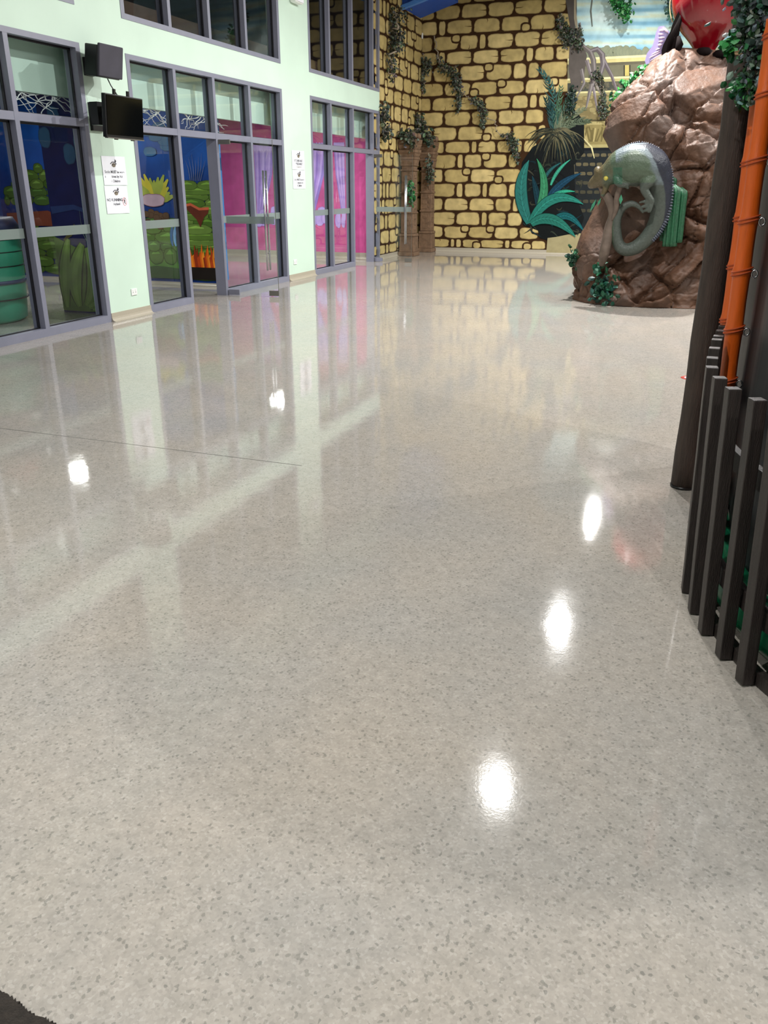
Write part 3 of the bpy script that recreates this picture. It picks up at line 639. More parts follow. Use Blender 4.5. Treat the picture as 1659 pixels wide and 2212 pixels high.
# ---------------------------------------------------------------- hall lamps
LPOS = [(-1.50, 18.0, 1.1), (-.5, 17.2, .6), (-1.45, 12.9, 2.7), (-1.52, 8.4, 1.35), (3.4, 18.2, .8), (3.4, 12.6, 1.4), (4.2, 8.6, 1), (3.6, 3.6, .8), (-1.5, 1.2, .8), (2.2, -2.6, .9), (-3.4, -2.4, .9), (1.3, 11.0, .45), (1.9, 15.2, 1.0)]  # last pair is added to brighten the far floor
lnames = ['farthest along the hall', 'small one beside the farthest', 'above the rock', 'above the middle of the hall', 'in the far right corner', 'added fill right of the rock', 'added fill right of the fence', 'added fill right of the camera', 'added fill above the camera', 'added fill behind the camera on the right', 'added fill behind the camera on the left', 'added for the far floor, in front of the rock', 'added for the far floor, behind the rock']  # lamps right of rock and fence, and round the camera, are unseen added fill
for (x, y, k), nm in zip(LPOS, lnames):
    e = empty('pendant_lamp', (x, y, 5.5), 'round pendant lamp on a cord, %s' % nm, 'lamp', 'pendant lamps of the hall')
    c = Vector((x, y, 5.5)); b = MB(); b.lathe([(.20, .03), (.215, 0), (.21, .06), (.12, .2), (.06, .3), (.03, .34)], c, 20); b.build('lamp_shade', M['lampb'], e)
    b = MB(); b.lathe([(.07, .012), (.07, .02)], c, 20); b.build('diffuser', M['lampm'], e)
    b = MB(); b.tube([c+Vector((0, 0, .33)), c+Vector((0, 0, ZC-5.5))], .012, 6); b.build('cord', M['black'], e)
    l = bpy.data.lights.new('lamp_light', 'AREA'); l.shape = 'DISK'; l.size = .13; l.energy = LAMP_W*k; l.color = (1, .985, .955)
    o = bpy.data.objects.new('lamp_light', l); COL.objects.link(o); o.location = (0, 0, .003); o.parent = e

# ---------------------------------------------------------------- things on the left wall
def wallbox(b, y0, y1, z0, z1, x0, x1, mm=None): b.box((XL+x0, y0, z0), (XL+x1, y1, z1), mm)
# speaker: hangs off the pier on a bracket, facing the hall
pc = onX(238, 133, -6.32)
e = empty('wall_speaker', (XL, pc.y, pc.z-.17), 'charcoal box speaker on a bracket above the television', 'speaker')
rz = Matrix.Rotation(.30, 3, 'Z') @ Matrix.Rotation(0, 3, 'X')
def rbox(b, c, sx, sy, sz, R, mm=None):
    vs = [Vector(c)+R@Vector((a*sx/2, d*sy/2, g*sz/2)) for g in (-1, 1) for a, d in ((-1, -1), (1, -1), (1, 1), (-1, 1))]
    b.add(vs, [(0, 3, 2, 1), (4, 5, 6, 7), (0, 1, 5, 4), (1, 2, 6, 5), (2, 3, 7, 6), (3, 0, 4, 7)], mm)
Rs = Matrix.Rotation(.16, 3, 'Y') @ Matrix.Rotation(-.10, 3, 'Z')
b = MB(); rbox(b, (pc.x-.10, pc.y, pc.z), .18, .36, .31, Rs); bevel(b.build('cabinet', M['black'], e), .012)
b = MB(); rbox(b, (pc.x-.0, pc.y, pc.z+.0), .035, .37, .32, Rs); bevel(b.build('grille', M['speaker'], e), .012, 3)
b = MB(); b.box((XL, pc.y-.07, pc.z-.13), (XL+.03, pc.y+.07, pc.z+.05)); b.tube([(XL+.02, pc.y, pc.z-.06), (pc.x-.15, pc.y, pc.z-.06)], .02, 8); b.build('bracket', M['black'], e)
# television on its arm
c0 = onX(222, 200, -6.12); c1 = onX(310, 216, -6.12); c2 = onX(308, 300, -6.12); c3 = onX(224, 297, -6.12)
e = empty('television', (XL, 8.7, 2.0), 'black flat television on a swing arm below the speaker', 'television')
yc = (c0.y+c1.y)/2; zc = (c0.z+c1.z+c2.z+c3.z)/4; Rt = Matrix.Rotation(.05, 3, 'Z') @ Matrix.Rotation(.08, 3, 'Y'); wt = (c1.y-c0.y)*1.0; ht = .43
tvc = Vector((-6.12, yc, zc))
def tp(x, y, z): return tvc+Rt@Vector((x, y, z))
b = MB(); rbox(b, tvc+Rt@Vector((-.035, 0, 0)), .05, wt, ht, Rt); bevel(b.build('casing', M['black'], e), .008)
b = MB(); rbox(b, tvc+Rt@Vector((-.008, 0, .008)), .006, wt-.03, ht-.045, Rt); b.build('screen', M['screen'], e)
b = MB(); rbox(b, tvc+Rt@Vector((-.02, 0, -ht/2-.002)), .04, wt*.98, .012, Rt)
for q in (-.16, .16): rbox(b, tvc+Rt@Vector((-.03, q, -ht/2-.012)), .02, .05, .012, Rt)
b.build('lower_trim', M['dullsteel'], e)
b = MB()
for q in (-.12, .14): rbox(b, tvc+Rt@Vector((-.06, q, .03)), .02, .035, ht+.05, Rt)
b.build('mounting_rail', M['black'], e)
b = MB(); b.box((XL, 8.56, 2.13), (XL+.04, 8.78, 2.42)); b.tube([(XL+.03, 8.62, 2.28), (XL+.26, 8.42, 2.28), (tvc.x-.08, yc-.12, zc+.02)], .03, 8)
b.box((XL+.20, 8.33, 2.17), (XL+.30, 8.55, 2.40)); b.build('swing_arm', M['black'], e)
cb = [(pc.x-.1, pc.y+.05, pc.z-.15), (pc.x-.1, pc.y+.10, pc.z-.22), (pc.x-.06, pc.y+.16, pc.z-.33), (tvc.x-.06, yc+.02, zc+ht/2)]
b = MB(); b.tube(cb, .006, 6); tag(b.build('speaker_cable', M['black']), 'thin black cable hanging from speaker to television', 'cable')
# paper signs
def text(parent, body, y, z, size, mm, name='lettering', bold=0.0):
    cu = bpy.data.curves.new(name, 'FONT'); cu.body = body; cu.size = size; cu.align_x = 'CENTER'; cu.align_y = 'CENTER'; cu.extrude = .0003; cu.offset = bold
    o = bpy.data.objects.new(name, cu); dg = bpy.context.evaluated_depsgraph_get(); COL.objects.link(o); dg.update()
    me = bpy.data.meshes.new_from_object(o.evaluated_get(dg)); bpy.data.objects.remove(o)
    q = bpy.data.objects.new(name, me); COL.objects.link(q); me.materials.clear(); me.materials.append(mm)
    q.rotation_euler = (PI/2, 0, PI/2); q.parent = parent; pl = world_loc(parent)
    q.location = (XL+.0065-pl.x, y-pl.y, z-pl.z); return q
def emblem(e, y, z, s):
    b = MB(); X = XL+.0055
    el = lambda cy, cz, ry, rz, n=18, a0=0, a1=2*PI: [(X, cy+ry*math.cos(a0+(a1-a0)*i/n), cz+rz*math.sin(a0+(a1-a0)*i/n)) for i in range(n+1)]
    b.slab(el(y, z-.008*s, .034*s, .022*s), (.0006, 0, 0)); b.build('emblem_body', M['ink2'], e)
    b = MB()
    b.tube([(X, y-.055*s, z+.002*s), (X, y-.025*s, z+.022*s), (X, y+.02*s, z+.022*s), (X, y+.048*s, z+.004*s)], .0045*s, 6)
    b.tube([(X, y-.03*s, z-.012*s), (X, y, z+.004*s), (X, y+.04*s, z-.002*s)], .003*s, 6)
    b.slab([(X, y+.022*s, z+.02*s), (X, y+.026*s, z+.052*s), (X, y+.036*s, z+.038*s), (X, y+.046*s, z+.05*s), (X, y+.05*s, z+.022*s)], (.0006, 0, 0)); b.build('emblem_lines', M['ink'], e)
def sign(y0, y1, z0, z1, label):
    e = empty('paper_sign', (XL, (y0+y1)/2, z0), label, 'sign', 'paper signs on the pale green wall')
    b = MB(); n = 8; vs = []
    for j in (0, 1):
        for i in range(n+1): vs.append((XL+.0045+.004*(1-j)*(math.sin(i*1.1)*.5+.5), y0+(y1-y0)*i/n, (z0, z1)[j]))
    vs2 = [(x-.0008, y, z) for x, y, z in vs]
    b.add(vs+vs2, [(i, i+1, n+2+i, n+1+i) for i in range(n)]+[(2*n+2+i, 3*n+3+i, 3*n+4+i, 2*n+3+i) for i in range(n)])
    b.build('sheet', M['paper'], e); return e
e = sign(8.685, 9.125, 1.555, 1.872, 'white paper sign about socks under the television, upper of the pair')
emblem(e, 8.90, 1.785, 1.1); text(e, 'Socks MUST be worn', 8.905, 1.70, .042, M['ink'], bold=.0004); text(e, 'at ALL times by Adults', 8.905, 1.65, .042, M['ink'], bold=.0006); text(e, '& Children', 8.905, 1.60, .042, M['ink'], bold=.0004)
e = sign(8.68, 9.11, 1.238, 1.548, 'white paper no running sign under the socks sign, lower of the pair')
emblem(e, 8.89, 1.475, 1.1); text(e, 'NO RUNNING', 8.85, 1.39, .046, M['ink'], bold=.001); text(e, 'in playland', 8.85, 1.345, .044, M['ink'], bold=.0004)
b = MB(); X = XL+.0062; cy, cz = 9.035, 1.37
b.tube([(X, cy+.036*math.cos(i*PI/12), cz+.045*math.sin(i*PI/12)) for i in range(25)], .003, 5); b.tube([(X, cy-.026, cz+.032), (X, cy+.026, cz-.032)], .003, 5); b.build('red_circle', M['signred'], e)
b = MB(); b.tube([(X, cy+.004, cz+.022), (X, cy-.002, cz)], .006, 6); b.tube([(X, cy-.002, cz), (X, cy+.012, cz-.012), (X, cy+.008, cz-.028)], .004, 5); b.tube([(X, cy-.002, cz), (X, cy-.012, cz-.016), (X, cy-.022, cz-.016)], .004, 5); b.tube([(X, cy-.016, cz+.006), (X, cy, cz+.014), (X, cy+.014, cz+.004)], .003, 5)
b.lathe([(.002, -.006), (.007, 0), (.002, .006)], (X, cy+.006, cz+.031), 8); b.build('running_figure', M['ink'], e)
e = sign(13.74, 14.23, 1.805, 2.105, 'white paper sign beside the far glass door, upper of the pair')
emblem(e, 14.0, 2.03, 1.3); text(e, 'KITCHEN AND', 13.99, 1.945, .05, M['ink'], bold=.001); text(e, 'SUPPLIES INSIDE', 13.99, 1.895, .05, M['ink'], bold=.001); text(e, 'Socks must be worn', 13.99, 1.85, .034, M['ink2'])
e = sign(13.75, 14.24, 1.50, 1.798, 'white paper socks sign beside the far glass door, lower of the pair')
emblem(e, 14.0, 1.725, 1.3); text(e, 'Socks MUST be worn', 14.0, 1.645, .045, M['ink'], bold=.0006); text(e, 'at ALL times by Adults', 14.0, 1.595, .043, M['ink'], bold=.0006); text(e, '& Children', 14.0, 1.55, .045, M['ink'], bold=.0006)
for y, lb in ((9.03, 'white wall socket low on the pier nearest the camera'), (13.72, 'white wall socket low on the pier beside the far window')):
    e = empty('wall_socket', (XL, y, .26), lb, 'socket', 'white wall sockets')
    b = MB(); b.box((XL, y-.058, .262), (XL+.012, y+.058, .342)); bevel(b.build('plate', M['whitep'], e), .003)
    for q in (-.028, .022): b = MB(); b.box((XL+.012, y+q-.006, .315), (XL+.016, y+q+.006, .332)); b.build('switch', M['whitep'], e)
    for q in (-.034, -.021, .016, .029): b = MB(); b.box((XL+.0121, y+q, .29), (XL+.0126, y+q+.003, .305)); b.build('pin_hole', M['black'], e)
e = empty('emergency_light', (XL, 14.02, 4.26), 'white box light high on the wall between the upper windows', 'light')
b = MB(); b.box((XL, 13.87, 4.28), (XL+.12, 14.17, 4.46)); bevel(b.build('body', M['whitep'], e), .03, 3)
b = MB(); b.box((XL+.12, 13.9, 4.30), (XL+.13, 14.14, 4.44)); b.build('cover', M['paper'], e)
p = onY(911, 78, YB); e = empty('sensor', (p.x, YB, p.z-.05), 'small white sensor box in the corner of the stone wall', 'sensor')
b = MB(); b.box((p.x-.04, YB-.06, p.z-.06), (p.x+.04, YB-.003, p.z+.06)); bevel(b.build('body', M['whitep'], e), .01)
b = MB(); b.box((p.x-.022, YB-.064, p.z-.03), (p.x+.022, YB-.06, p.z+.01)); b.build('lens', M['paper'], e)

# sloping blue roof beam in the far left corner
e = empty('roof_beam', onY(829, 20, 20.3), 'bright blue sloping roof beam over the stone corner', 'beam')
def slope_beam(pxs, y0, y1, name, mm):
    b = MB(); a = [onY(x, y, y0) for x, y in pxs]; b.slab(a, (0, y1-y0, 0)); return b.build(name, mm, e)
slope_beam([(829, 31), (835, 30), (880, 12), (905, 1), (955, -20), (955, -180), (829, -180)], 19.6, 20.9, 'beam_web', M['blue'])
slope_beam([(828, 33), (835, 32), (882, 14), (910, 3), (958, -18), (955, -26), (905, -5), (880, 6), (828, 24)], 19.5, 19.62, 'beam_flange', M['blue2'])
b = MB(); a = [onY(x, y, 20.95) for x, y in ((878, 14), (906, 24), (962, 3), (1010, -16), (1010, -120), (878, -120))]; b.slab(a, (0, .14, 0))
tag(b.build('ceiling_panel', M['taupe']), 'taupe bulkhead panel behind the blue beam', 'panel')

# ---------------------------------------------------------------- stone columns by the corner
GRN = ((58, 66, 54), (74, 82, 70), (46, 54, 44), (96, 102, 88))
BGR = ((30, 100, 48), (46, 126, 60), (22, 74, 40), (84, 150, 88))
def leaves(b, pts, rad, n, size, pal, mm=None, grav=.3):
    pts = [Vector(p) for p in pts]; seg = [(pts[i+1]-pts[i]).length for i in range(len(pts)-1)]; T = sum(seg)
    if not isinstance(rad, (list, tuple)): rad = [rad]*len(pts)
    rm = max(rad)
    for _ in range(n):
        while True:
            d = random.random()*T; i = 0
            while i < len(seg)-1 and d > seg[i]: d -= seg[i]; i += 1
            f = d/seg[i]; r = rad[i]*(1-f)+rad[i+1]*f
            if random.random() < (r/rm)**1.5: break
        o = Vector((random.gauss(0, .5), random.gauss(0, .5), random.gauss(0, .5)))*r; c = pts[i].lerp(pts[i+1], f)+o
        a = Vector((random.uniform(-1, 1), random.uniform(-1, 1), random.uniform(-1, .6)-grav)).normalized(); s_ = size*random.uniform(.6, 1.3)
        u = a.cross(Vector((random.uniform(-1, 1), -1, random.uniform(-.3, 1)))).normalized(); w_ = a.cross(u)
        col = lin(random.choice(pal)); col = tuple(v*random.uniform(.7, 1.25) for v in col)
        b.add([c, c+a*s_*.35+u*s_*.32+w_*s_*.1, c+a*s_*.75+u*s_*.26, c+a*s_, c+a*s_*.75-u*s_*.26, c+a*s_*.35-u*s_*.32+w_*s_*.1, c+a*s_*.5-w_*s_*.05],
              [(0, 1, 6), (1, 2, 6), (2, 3, 6), (3, 4, 6), (4, 5, 6), (5, 0, 6)], mm, col)
def clear(b, x0=XL-.03, y1=YB-.012):
    for p in b.v:
        if p.x < x0: p.x = x0+random.random()*.02
        if p.y > y1: p.y = y1-random.random()*.02
def vine(name, path, rad, n, size, pal, label, stemr=.012, wig=.06, grp=None, smat='stem'):
    e = empty(name, path[0], label, 'vine', grp); pts = []
    path = [Vector(p) for p in path]
    for i in range(len(path)-1):
        for k in range(6):
            q = path[i].lerp(path[i+1], k/6); pts.append(q+Vector((random.uniform(-wig, wig), random.uniform(-wig, 0)*.6, random.uniform(-wig, wig)*.5)))
    pts.append(path[-1]); b = MB(); b.tube(pts, [stemr*(1-.6*i/len(pts)) for i in range(len(pts))], 6); clear(b); b.build('stem', M[smat], e)
    b = MB(); leaves(b, path, rad, n, size, pal); clear(b); tag(b.build('leaf', M['leaf'], e), kind='stuff'); return e
def column(c, w_, h, label, rot=0):
    x, y = c; e = empty('stone_column', (x, y, 0), label, 'column')
    def sq(b, hw, z0, z1, hw2=None, n=1):
        hw2 = hw2 or hw; vs = []
        for z, q in ((z0, hw), (z1, hw2)):
            for sx, sy in ((-1, -1), (1, -1), (1, 1), (-1, 1)): vs.append((x+sx*q, y+sy*q, z))
        b.add(vs, [(0, 3, 2, 1), (4, 5, 6, 7), (0, 1, 5, 4), (1, 2, 6, 5), (2, 3, 7, 6), (3, 0, 4, 7)])
    q = w_/2
    b = MB(); sq(b, q*1.16, 0, .09, q*1.13); sq(b, q*1.02, .09, .44, q*.98); sq(b, q*1.06, .44, .50, q*1.0); bevel(b.build('base', M['column'], e), .012)
    b = MB(); sq(b, q*.86, .50, 2.0, q*.80); bevel(b.build('shaft', M['column'], e), .012)
    b = MB()
    for z in (.95, 1.38, 1.86, 1.97): sq(b, q*.95, z, z+.035, q*.93); 
    bevel(b.build('band', M['column'], e), .008)
    b = MB()
    for k, z in enumerate((.56, .68, .80, 1.02, 1.13, 1.25, 1.45, 1.56, 1.68)):
        r_ = random.random()*.03; b.box((x-q*.55+r_, y-q*.88, z), (x+q*.2+r_, y-q*.80, z+.07)); b.box((x+q*.78, y-q*.5, z+r_), (x+q*.9, y+q*.3, z+.06+r_))
        b.box((x+q*.3, y-q*.88, z+.02), (x+q*.55, y-q*.80, z+.09))
    bevel(b.build('carving', M['column'], e), .008)
    b = MB(); sq(b, q*.92, 2.0, 2.10, q*1.0); sq(b, q*1.04, 2.10, 2.16); sq(b, q*.98, 2.16, 2.24, q*1.12); sq(b, q*1.18, 2.24, 2.31); sq(b, q*1.05, 2.31, 2.42, q*1.25); sq(b, q*1.2, 2.42, 2.52, q*1.3)
    for a in (-1, 1):
        for d in (-1, 1): b.lathe([(.03, 0), (.07, .05), (.06, .11), (.02, .14)], (x+a*q*.85, y+d*q*.85, 2.52), 10)
    bevel(b.build('capital', M['column'], e), .012); return e
pl = onZ(876, 553); pr = onZ(914, 544)
column((-6.45, 19.55), .36, 2.6, 'carved brown stone column with draped vines, nearer of the two by the corner')
column((-6.42, 20.9), .33, 2.6, 'carved brown stone column with draped vines, farther of the two by the corner')
random.seed(31)
def PB(x, y, off=.08): q = onY(x, y, YB-off); return q
def PL(x, y, off=.08): q = onX(x, y, XL+off); return q
WV = 'vines on the stone wall'
vine('vine', [PL(857, 22), PL(852, 60), PL(858, 90), PL(844, 120), PL(849, 150), PL(846, 172)], [.20, .12, .22, .05, .15, .05], 620, .07, GRN, 'grey green vine hanging from the blue beam', .03, .10, WV)
vine('vine', [PL(828, 225), PL(831, 262), PL(834, 285), PL(830, 300)], [.1, .12, .12, .05], 160, .09, GRN, 'small dark vine beside the edge of the glass front', .015, .06, WV)
vine('vine', [PB(935, 80), PB(946, 120), PB(956, 150), PB(972, 148), PB(985, 165), PB(991, 200), PB(989, 245)], [.01, .03, .13, .10, .13, .10, .04], 460, .065, GRN, 'longest grey green vine in the middle of the stone wall', .015, .05, WV)
vine('vine', [PB(910, 125), PB(922, 140), PB(912, 160), PB(916, 205)], [.05, .15, .10, .02], 260, .065, GRN, 'grey green vine clump in the corner above the columns', .012, .04, WV)
vine('vine', [PB(1000, 198), PB(1015, 212), PB(1030, 218), PB(1044, 235), PB(1042, 275)], [.005, .01, .09, .11, .05], 300, .06, GRN, 'short vine with a drooping tail right of the longest vine', .010, .04, WV)
vine('vine', [PB(1045, 255), PB(1068, 262), PB(1078, 290), PB(1100, 292), PB(1112, 318), PB(1117, 350)], [.002, .002, .003, .09, .10, .05], 300, .06, GRN, 'vine hanging at the left edge of the painted palm', .010, .04, WV)
vine('vine', [PB(1212, 30), PB(1213, 60), PB(1228, 90), PB(1248, 70), PB(1252, 105)], [.06, .13, .14, .13, .07], 560, .065, GRN, 'vine clump over the top right edge of the painted stones', .02, .06, WV)
vine('vine', [PB(1285, 158), PB(1300, 175), PB(1303, 200), PB(1302, 232), PB(1308, 250)], [.10, .06, .03, .10, .10], 420, .06, GRN, 'dark vine hanging over the painted roots', .012, .05, WV)
vine('vine', [PB(1238, 190), PB(1234, 220), PB(1232, 250)], [.1, .08, .05], 130, .08, ((26, 44, 40), (38, 60, 52)), 'thin dark vine beside the painted tree trunk', .008, .03, WV)
vine('vine', [Vector((PB(1318, -20, .5).x, YB-.5, ZC)), PB(1318, -20, .5), PB(1330, 5, .5), PB(1344, 18, .5), PB(1354, 12, .5), PB(1351, 44, .5)], [.001, .03, .10, .14, .12, .07], 420, .075, BGR, 'bright green ivy sprig hanging in front of the painted sky', .008, .03, WV)
vine('vine', [Vector((PB(1447, -30, .4).x, YB-.4, ZC)), PB(1447, -30, .4), PB(1448, 10, .4), PB(1450, 42, .4)], [.001, .10, .10, .06], 260, .08, ((60, 96, 84), (44, 78, 64)), 'green vine hanging left of the red globe', .008, .03, WV)
C1 = lambda x, y: onY(x, y, 19.3); C2 = lambda x, y: onY(x, y, 20.6)
vine('vine', [C1(856, 290), C1(868, 284), C1(884, 290), C1(891, 310), C1(886, 322)], [.06, .08, .12, .10, .05], 180, .09, GRN, 'vine and pale stems wound over the nearer column capital', .012, .05, 'vines on the columns')
vine('vine', [C2(903, 245), C2(908, 270), C2(905, 290), C2(925, 292), C2(933, 310)], [.10, .15, .14, .14, .06], 330, .10, GRN, 'vine and pale stems wound over the farther column capital', .012, .05, 'vines on the columns')
vine('vine', [C1(885, 390), C1(890, 410), C1(891, 430), C1(887, 442)], [.04, .08, .08, .04], 120, .08, BGR[:3], 'bright green vine on the side of the nearer column', .008, .02, 'vines on the columns')
vine('vine', [C2(925, 330), C2(927, 352), C2(930, 375), C2(926, 395)], [.01, .08, .09, .04], 120, .08, GRN, 'vine hanging down the right of the farther column', .008, .03, 'vines on the columns')

# ---------------------------------------------------------------- rock with lizard
YR = 13.15
Lp = [(0, onY(1229, 648, YR).x), (.35, onY(1234, 592, YR).x), (.7, onY(1252, 540, YR).x), (1.0, onY(1268, 492, YR).x), (1.5, onY(1290, 415, YR).x), (1.9, onY(1318, 345, YR).x+.0), (2.2, onY(1306, 300, YR).x), (2.55, onY(1312, 243, YR).x), (2.8, onY(1345, 200, YR).x), (2.98, onY(1378, 165, YR).x), (3.1, onY(1405, 130, YR).x), (3.16, onY(1432, 108, YR).x)]
ZT = 3.16
def interp(t, v):
    if v <= t[0][0]: return t[0][1]
    for (a, p), (c, q) in zip(t, t[1:]):
        if v <= c: return p+(q-p)*(v-a)/(c-a)
    return t[-1][1]
Rp = [(0, .75), (1, .75), (2, .62), (3.0, .50), (3.25, .42), (3.36, .3)]
Dp = [(0, 1.22), (.5, 1.08), (1.2, .92), (2, .85), (2.6, .68), (2.95, .42), (3.16, .22)]
def rockpos(u, v):
    z = v*ZT; l = interp(Lp, z); r = interp(Rp, z); cx, hw = (l+r)/2, (r-l)/2; df = interp(Dp, z)
    a = u*2*PI; ca, sa = math.cos(a), math.sin(a); e = 2.7
    q = (abs(ca)**e+abs(sa)**e)**(-1/e)
    yy = YR+q*sa*(df if sa < 0 else df*.7)
    if sa < 0: yy += .12*math.sin(z*2.2+1)*(-sa)
    return Vector((cx+q*ca*hw, yy, z))
def nvec(q): return Vector((noise.noise(q), noise.noise(q+Vector((31.7, 5.1, 2.3))), noise.noise(q+Vector((7.9, 67.3, 19.1)))))
RSEED = 81.0
def rockdisp(p):
    d = 0
    px_ = p.x*.80+p.z*.60; pz_ = -p.x*.60+p.z*.80
    for sc, amp, an in ((1.15, .27, .62), (2.5, .115, .72), (5.2, .028, .85)):
        q = Vector((px_*sc*an+RSEED, p.y*sc*.8, pz_*sc)); q += .28*nvec(q*.9)+.05*nvec(q*3.1)
        dist, pts = noise.voronoi(q)
        crease = min(1, (dist[1]-dist[0])*6.5); c0_ = pts[0]; rn = noise.cell_vector(c0_*7.3)
        tilt = (q-c0_).dot(Vector((rn.x-.5, rn.y-.5, rn.z-.5)))
        d += amp*(crease**.55*.5-.3+tilt*2.1+(rn.x-.5)*.6)
    d -= .07*abs(noise.noise(Vector((px_*1.5, p.y, pz_*3.2))))+.035*abs(noise.noise(Vector((px_*4, p.y*3, pz_*7))))
    d += .03*noise.fractal(p*2.6, 1, 2, 3)+.008*noise.fractal(p*14, 1, 2, 3)
    d = max(-.2, min(.13, d))
    if p.y < YR:
        x, y = px_of(p); m_ = max(0, min(1, (1.25-math.hypot((x-1380)/105, (y-432)/135))*3)); d = d*(1-.55*m_)-.10*m_
    if p.z > 2.6: d *= 1-.7*min(1, (p.z-2.6)/.56)
    return d
XPK = onY(1455, 106, YR).x
NU, NV = 420, 260; b = MB(); vs = []; cs = []
base_ = [[rockpos(i/NU, j/NV) for i in range(NU)] for j in range(NV+1)]
rc1, rc2, rc3 = Vector(lin((88, 62, 46))), Vector(lin((76, 50, 35))), Vector(lin((92, 79, 73)))
for j in range(NV+1):
    for i in range(NU):
        p = base_[j][i]; du = base_[j][(i+1) % NU]-base_[j][i-1]; dv = base_[min(j+1, NV)][i]-base_[max(j-1, 0)][i]
        n = du.cross(dv).normalized()
        if j > NV*.97: n = (n+Vector((0, 0, 1.5))).normalized()
        k = min(1, p.z/.1+.3); dd = rockdisp(p)*k
        q = p+n*(dd*(1-.45*abs(n.x))-.04); q.z = max(q.z, 0.004) if j else 0.004
        if p.z > 2.5: q.z += .13*math.exp(-((p.x-XPK)/.24)**2)*(p.z-2.5)/.66
        vs.append(q); t = noise.noise(p*1.4)+.4*noise.noise(p*5); t2 = noise.noise(p*2.2+Vector((9, 0, 0)))
        c = rc1.lerp(rc2, max(0, min(1, .5+t))).lerp(rc3, max(0, min(.6, t2+.12*(p.z-1)))); cs.append(tuple(c))
fs = [(j*NU+i, j*NU+(i+1) % NU, (j+1)*NU+(i+1) % NU, (j+1)*NU+i) for j in range(NV) for i in range(NU)]
cen = sum((vs[NV*NU+i] for i in range(NU)), Vector())/NU+Vector((0, 0, .06)); vs.append(cen); cs.append(tuple(rc1))
fs += [(NV*NU+i, NV*NU+(i+1) % NU, len(vs)-1) for i in range(NU)]
b.add(vs, fs, None, cols=cs, smooth=True)
rock = tag(b.build('rock_sculpture', M['rock']), 'tall brown artificial rock standing on the floor with a lizard on its face', 'rock')
bvh = BVHTree.FromPolygons([tuple(v) for v in vs], fs)
def hit(x, y, off=0.0):
    d = ray(x, y).normalized(); h = bvh.ray_cast(EYE, d)
    if h[0] is None: return onY(x, y, 12.9)
    return h[0]-d*off
def ysurf(x, y):
    h = [hit(x+a, y+c).y for a in (-12, 0, 12) for c in (-12, 0, 12)]; return sorted(h)[2]
# peak knob
def put(x, y, Y): return onY(x, y, Y)
outer = [(1330, 332), (1345, 322), (1362, 315), (1382, 312), (1402, 316), (1422, 326), (1436, 344), (1445, 366), (1449, 390), (1449, 420), (1446, 450), (1439, 478), (1427, 502), (1412, 520)]
# lizard
YL = 12.02
LZ = lambda x, y, dy=0: onY(x, y, YL+dy)
def sweep(b, lst, seg=14):
    pts = [LZ(x, y, dy) for x, y, r, dy in lst]; rad = [r*12/1900 for x, y, r, dy in lst]
    P2 = []; R2 = []
    for i in range(len(pts)-1):       # Catmull-Rom
        p0_, p1_, p2_, p3_ = pts[max(i-1, 0)], pts[i], pts[i+1], pts[min(i+2, len(pts)-1)]
        for k in range(4):
            t = k/4; P2.append(.5*((2*p1_)+(p2_-p0_)*t+(2*p0_-5*p1_+4*p2_-p3_)*t*t+(3*p1_-p0_-3*p2_+p3_)*t**3)); R2.append(rad[i]+(rad[i+1]-rad[i])*t)
    P2.append(pts[-1]); R2.append(rad[-1]); b.tube(P2, R2, seg); return P2, R2
b = MB()
sweep(b, [(1272, 404, 4, .1), (1279, 398, 10, .08), (1291, 390, 15, .05), (1302, 384, 19, .03), (1318, 374, 24, .0), (1338, 362, 34, .0), (1362, 357, 41, .0), (1388, 357, 42, .0), (1408, 364, 38, .0), (1421, 380, 29, .02), (1427, 402, 24, .03), (1429, 430, 21, .04), (1425, 460, 19, .05), (1414, 490, 17, .06), (1396, 516, 16, .06), (1372, 535, 14.5, .05), (1350, 539, 13, .05), (1336, 527, 12, .05), (1331, 500, 11, .05), (1333, 472, 9.5, .04), (1345, 449, 8, .03), (1364, 440, 6.5, .02), (1380, 447, 4.5, .02), (1390, 460, 2.5, .03)], 20)
sweep(b, [(1305, 388, 12, .0), (1294, 372, 12, .02), (1288, 362, 5, .04)], 10)
sweep(b, [(1336, 372, 13, -.06), (1333, 386, 10, -.12), (1340, 396, 8, -.14), (1352, 399, 6, -.12), (1362, 396, 4, -.1)], 10)
sweep(b, [(1322, 380, 9, .0), (1312, 396, 7, -.03), (1306, 412, 6, -.02), (1300, 424, 3.5, -.02)], 10)
sweep(b, [(1408, 378, 18, -.10), (1398, 394, 14, -.15), (1392, 408, 9, -.16), (1400, 424, 7.5, -.15), (1408, 436, 6, -.14), (1396, 444, 4, -.14), (1384, 448, 3, -.14)], 10)
for ex, ey in ((1380, 438), (1388, 456), (1400, 458)): sweep(b, [(1408, 436, 5, -.14), ((ex+1408)/2, ey-3, 3.5, -.15), (ex, ey, 2, -.13)], 8)
for ex, ey in ((1366, 390), (1358, 408)): sweep(b, [(1348, 398, 5, -.13), (ex, ey, 2, -.11)], 8)
tmp = b.build('lizard_body', M['lizard']); mm_ = tmp.modifiers.new('r', 'REMESH'); mm_.mode = 'VOXEL'; mm_.voxel_size = .0095; mm_.use_smooth_shade = True
sm_ = tmp.modifiers.new('s', 'SMOOTH'); sm_.factor = .5; sm_.iterations = 3
dg = bpy.context.evaluated_depsgraph_get(); dg.update(); me = bpy.data.meshes.new_from_object(tmp.evaluated_get(dg)); org = tmp.location.copy(); bpy.data.objects.remove(tmp)
at = me.color_attributes.get('Col') or me.color_attributes.new('Col', 'FLOAT_COLOR', 'POINT')
if at.domain != 'POINT': me.color_attributes.remove(at); at = me.color_attributes.new('Col', 'FLOAT_COLOR', 'POINT')
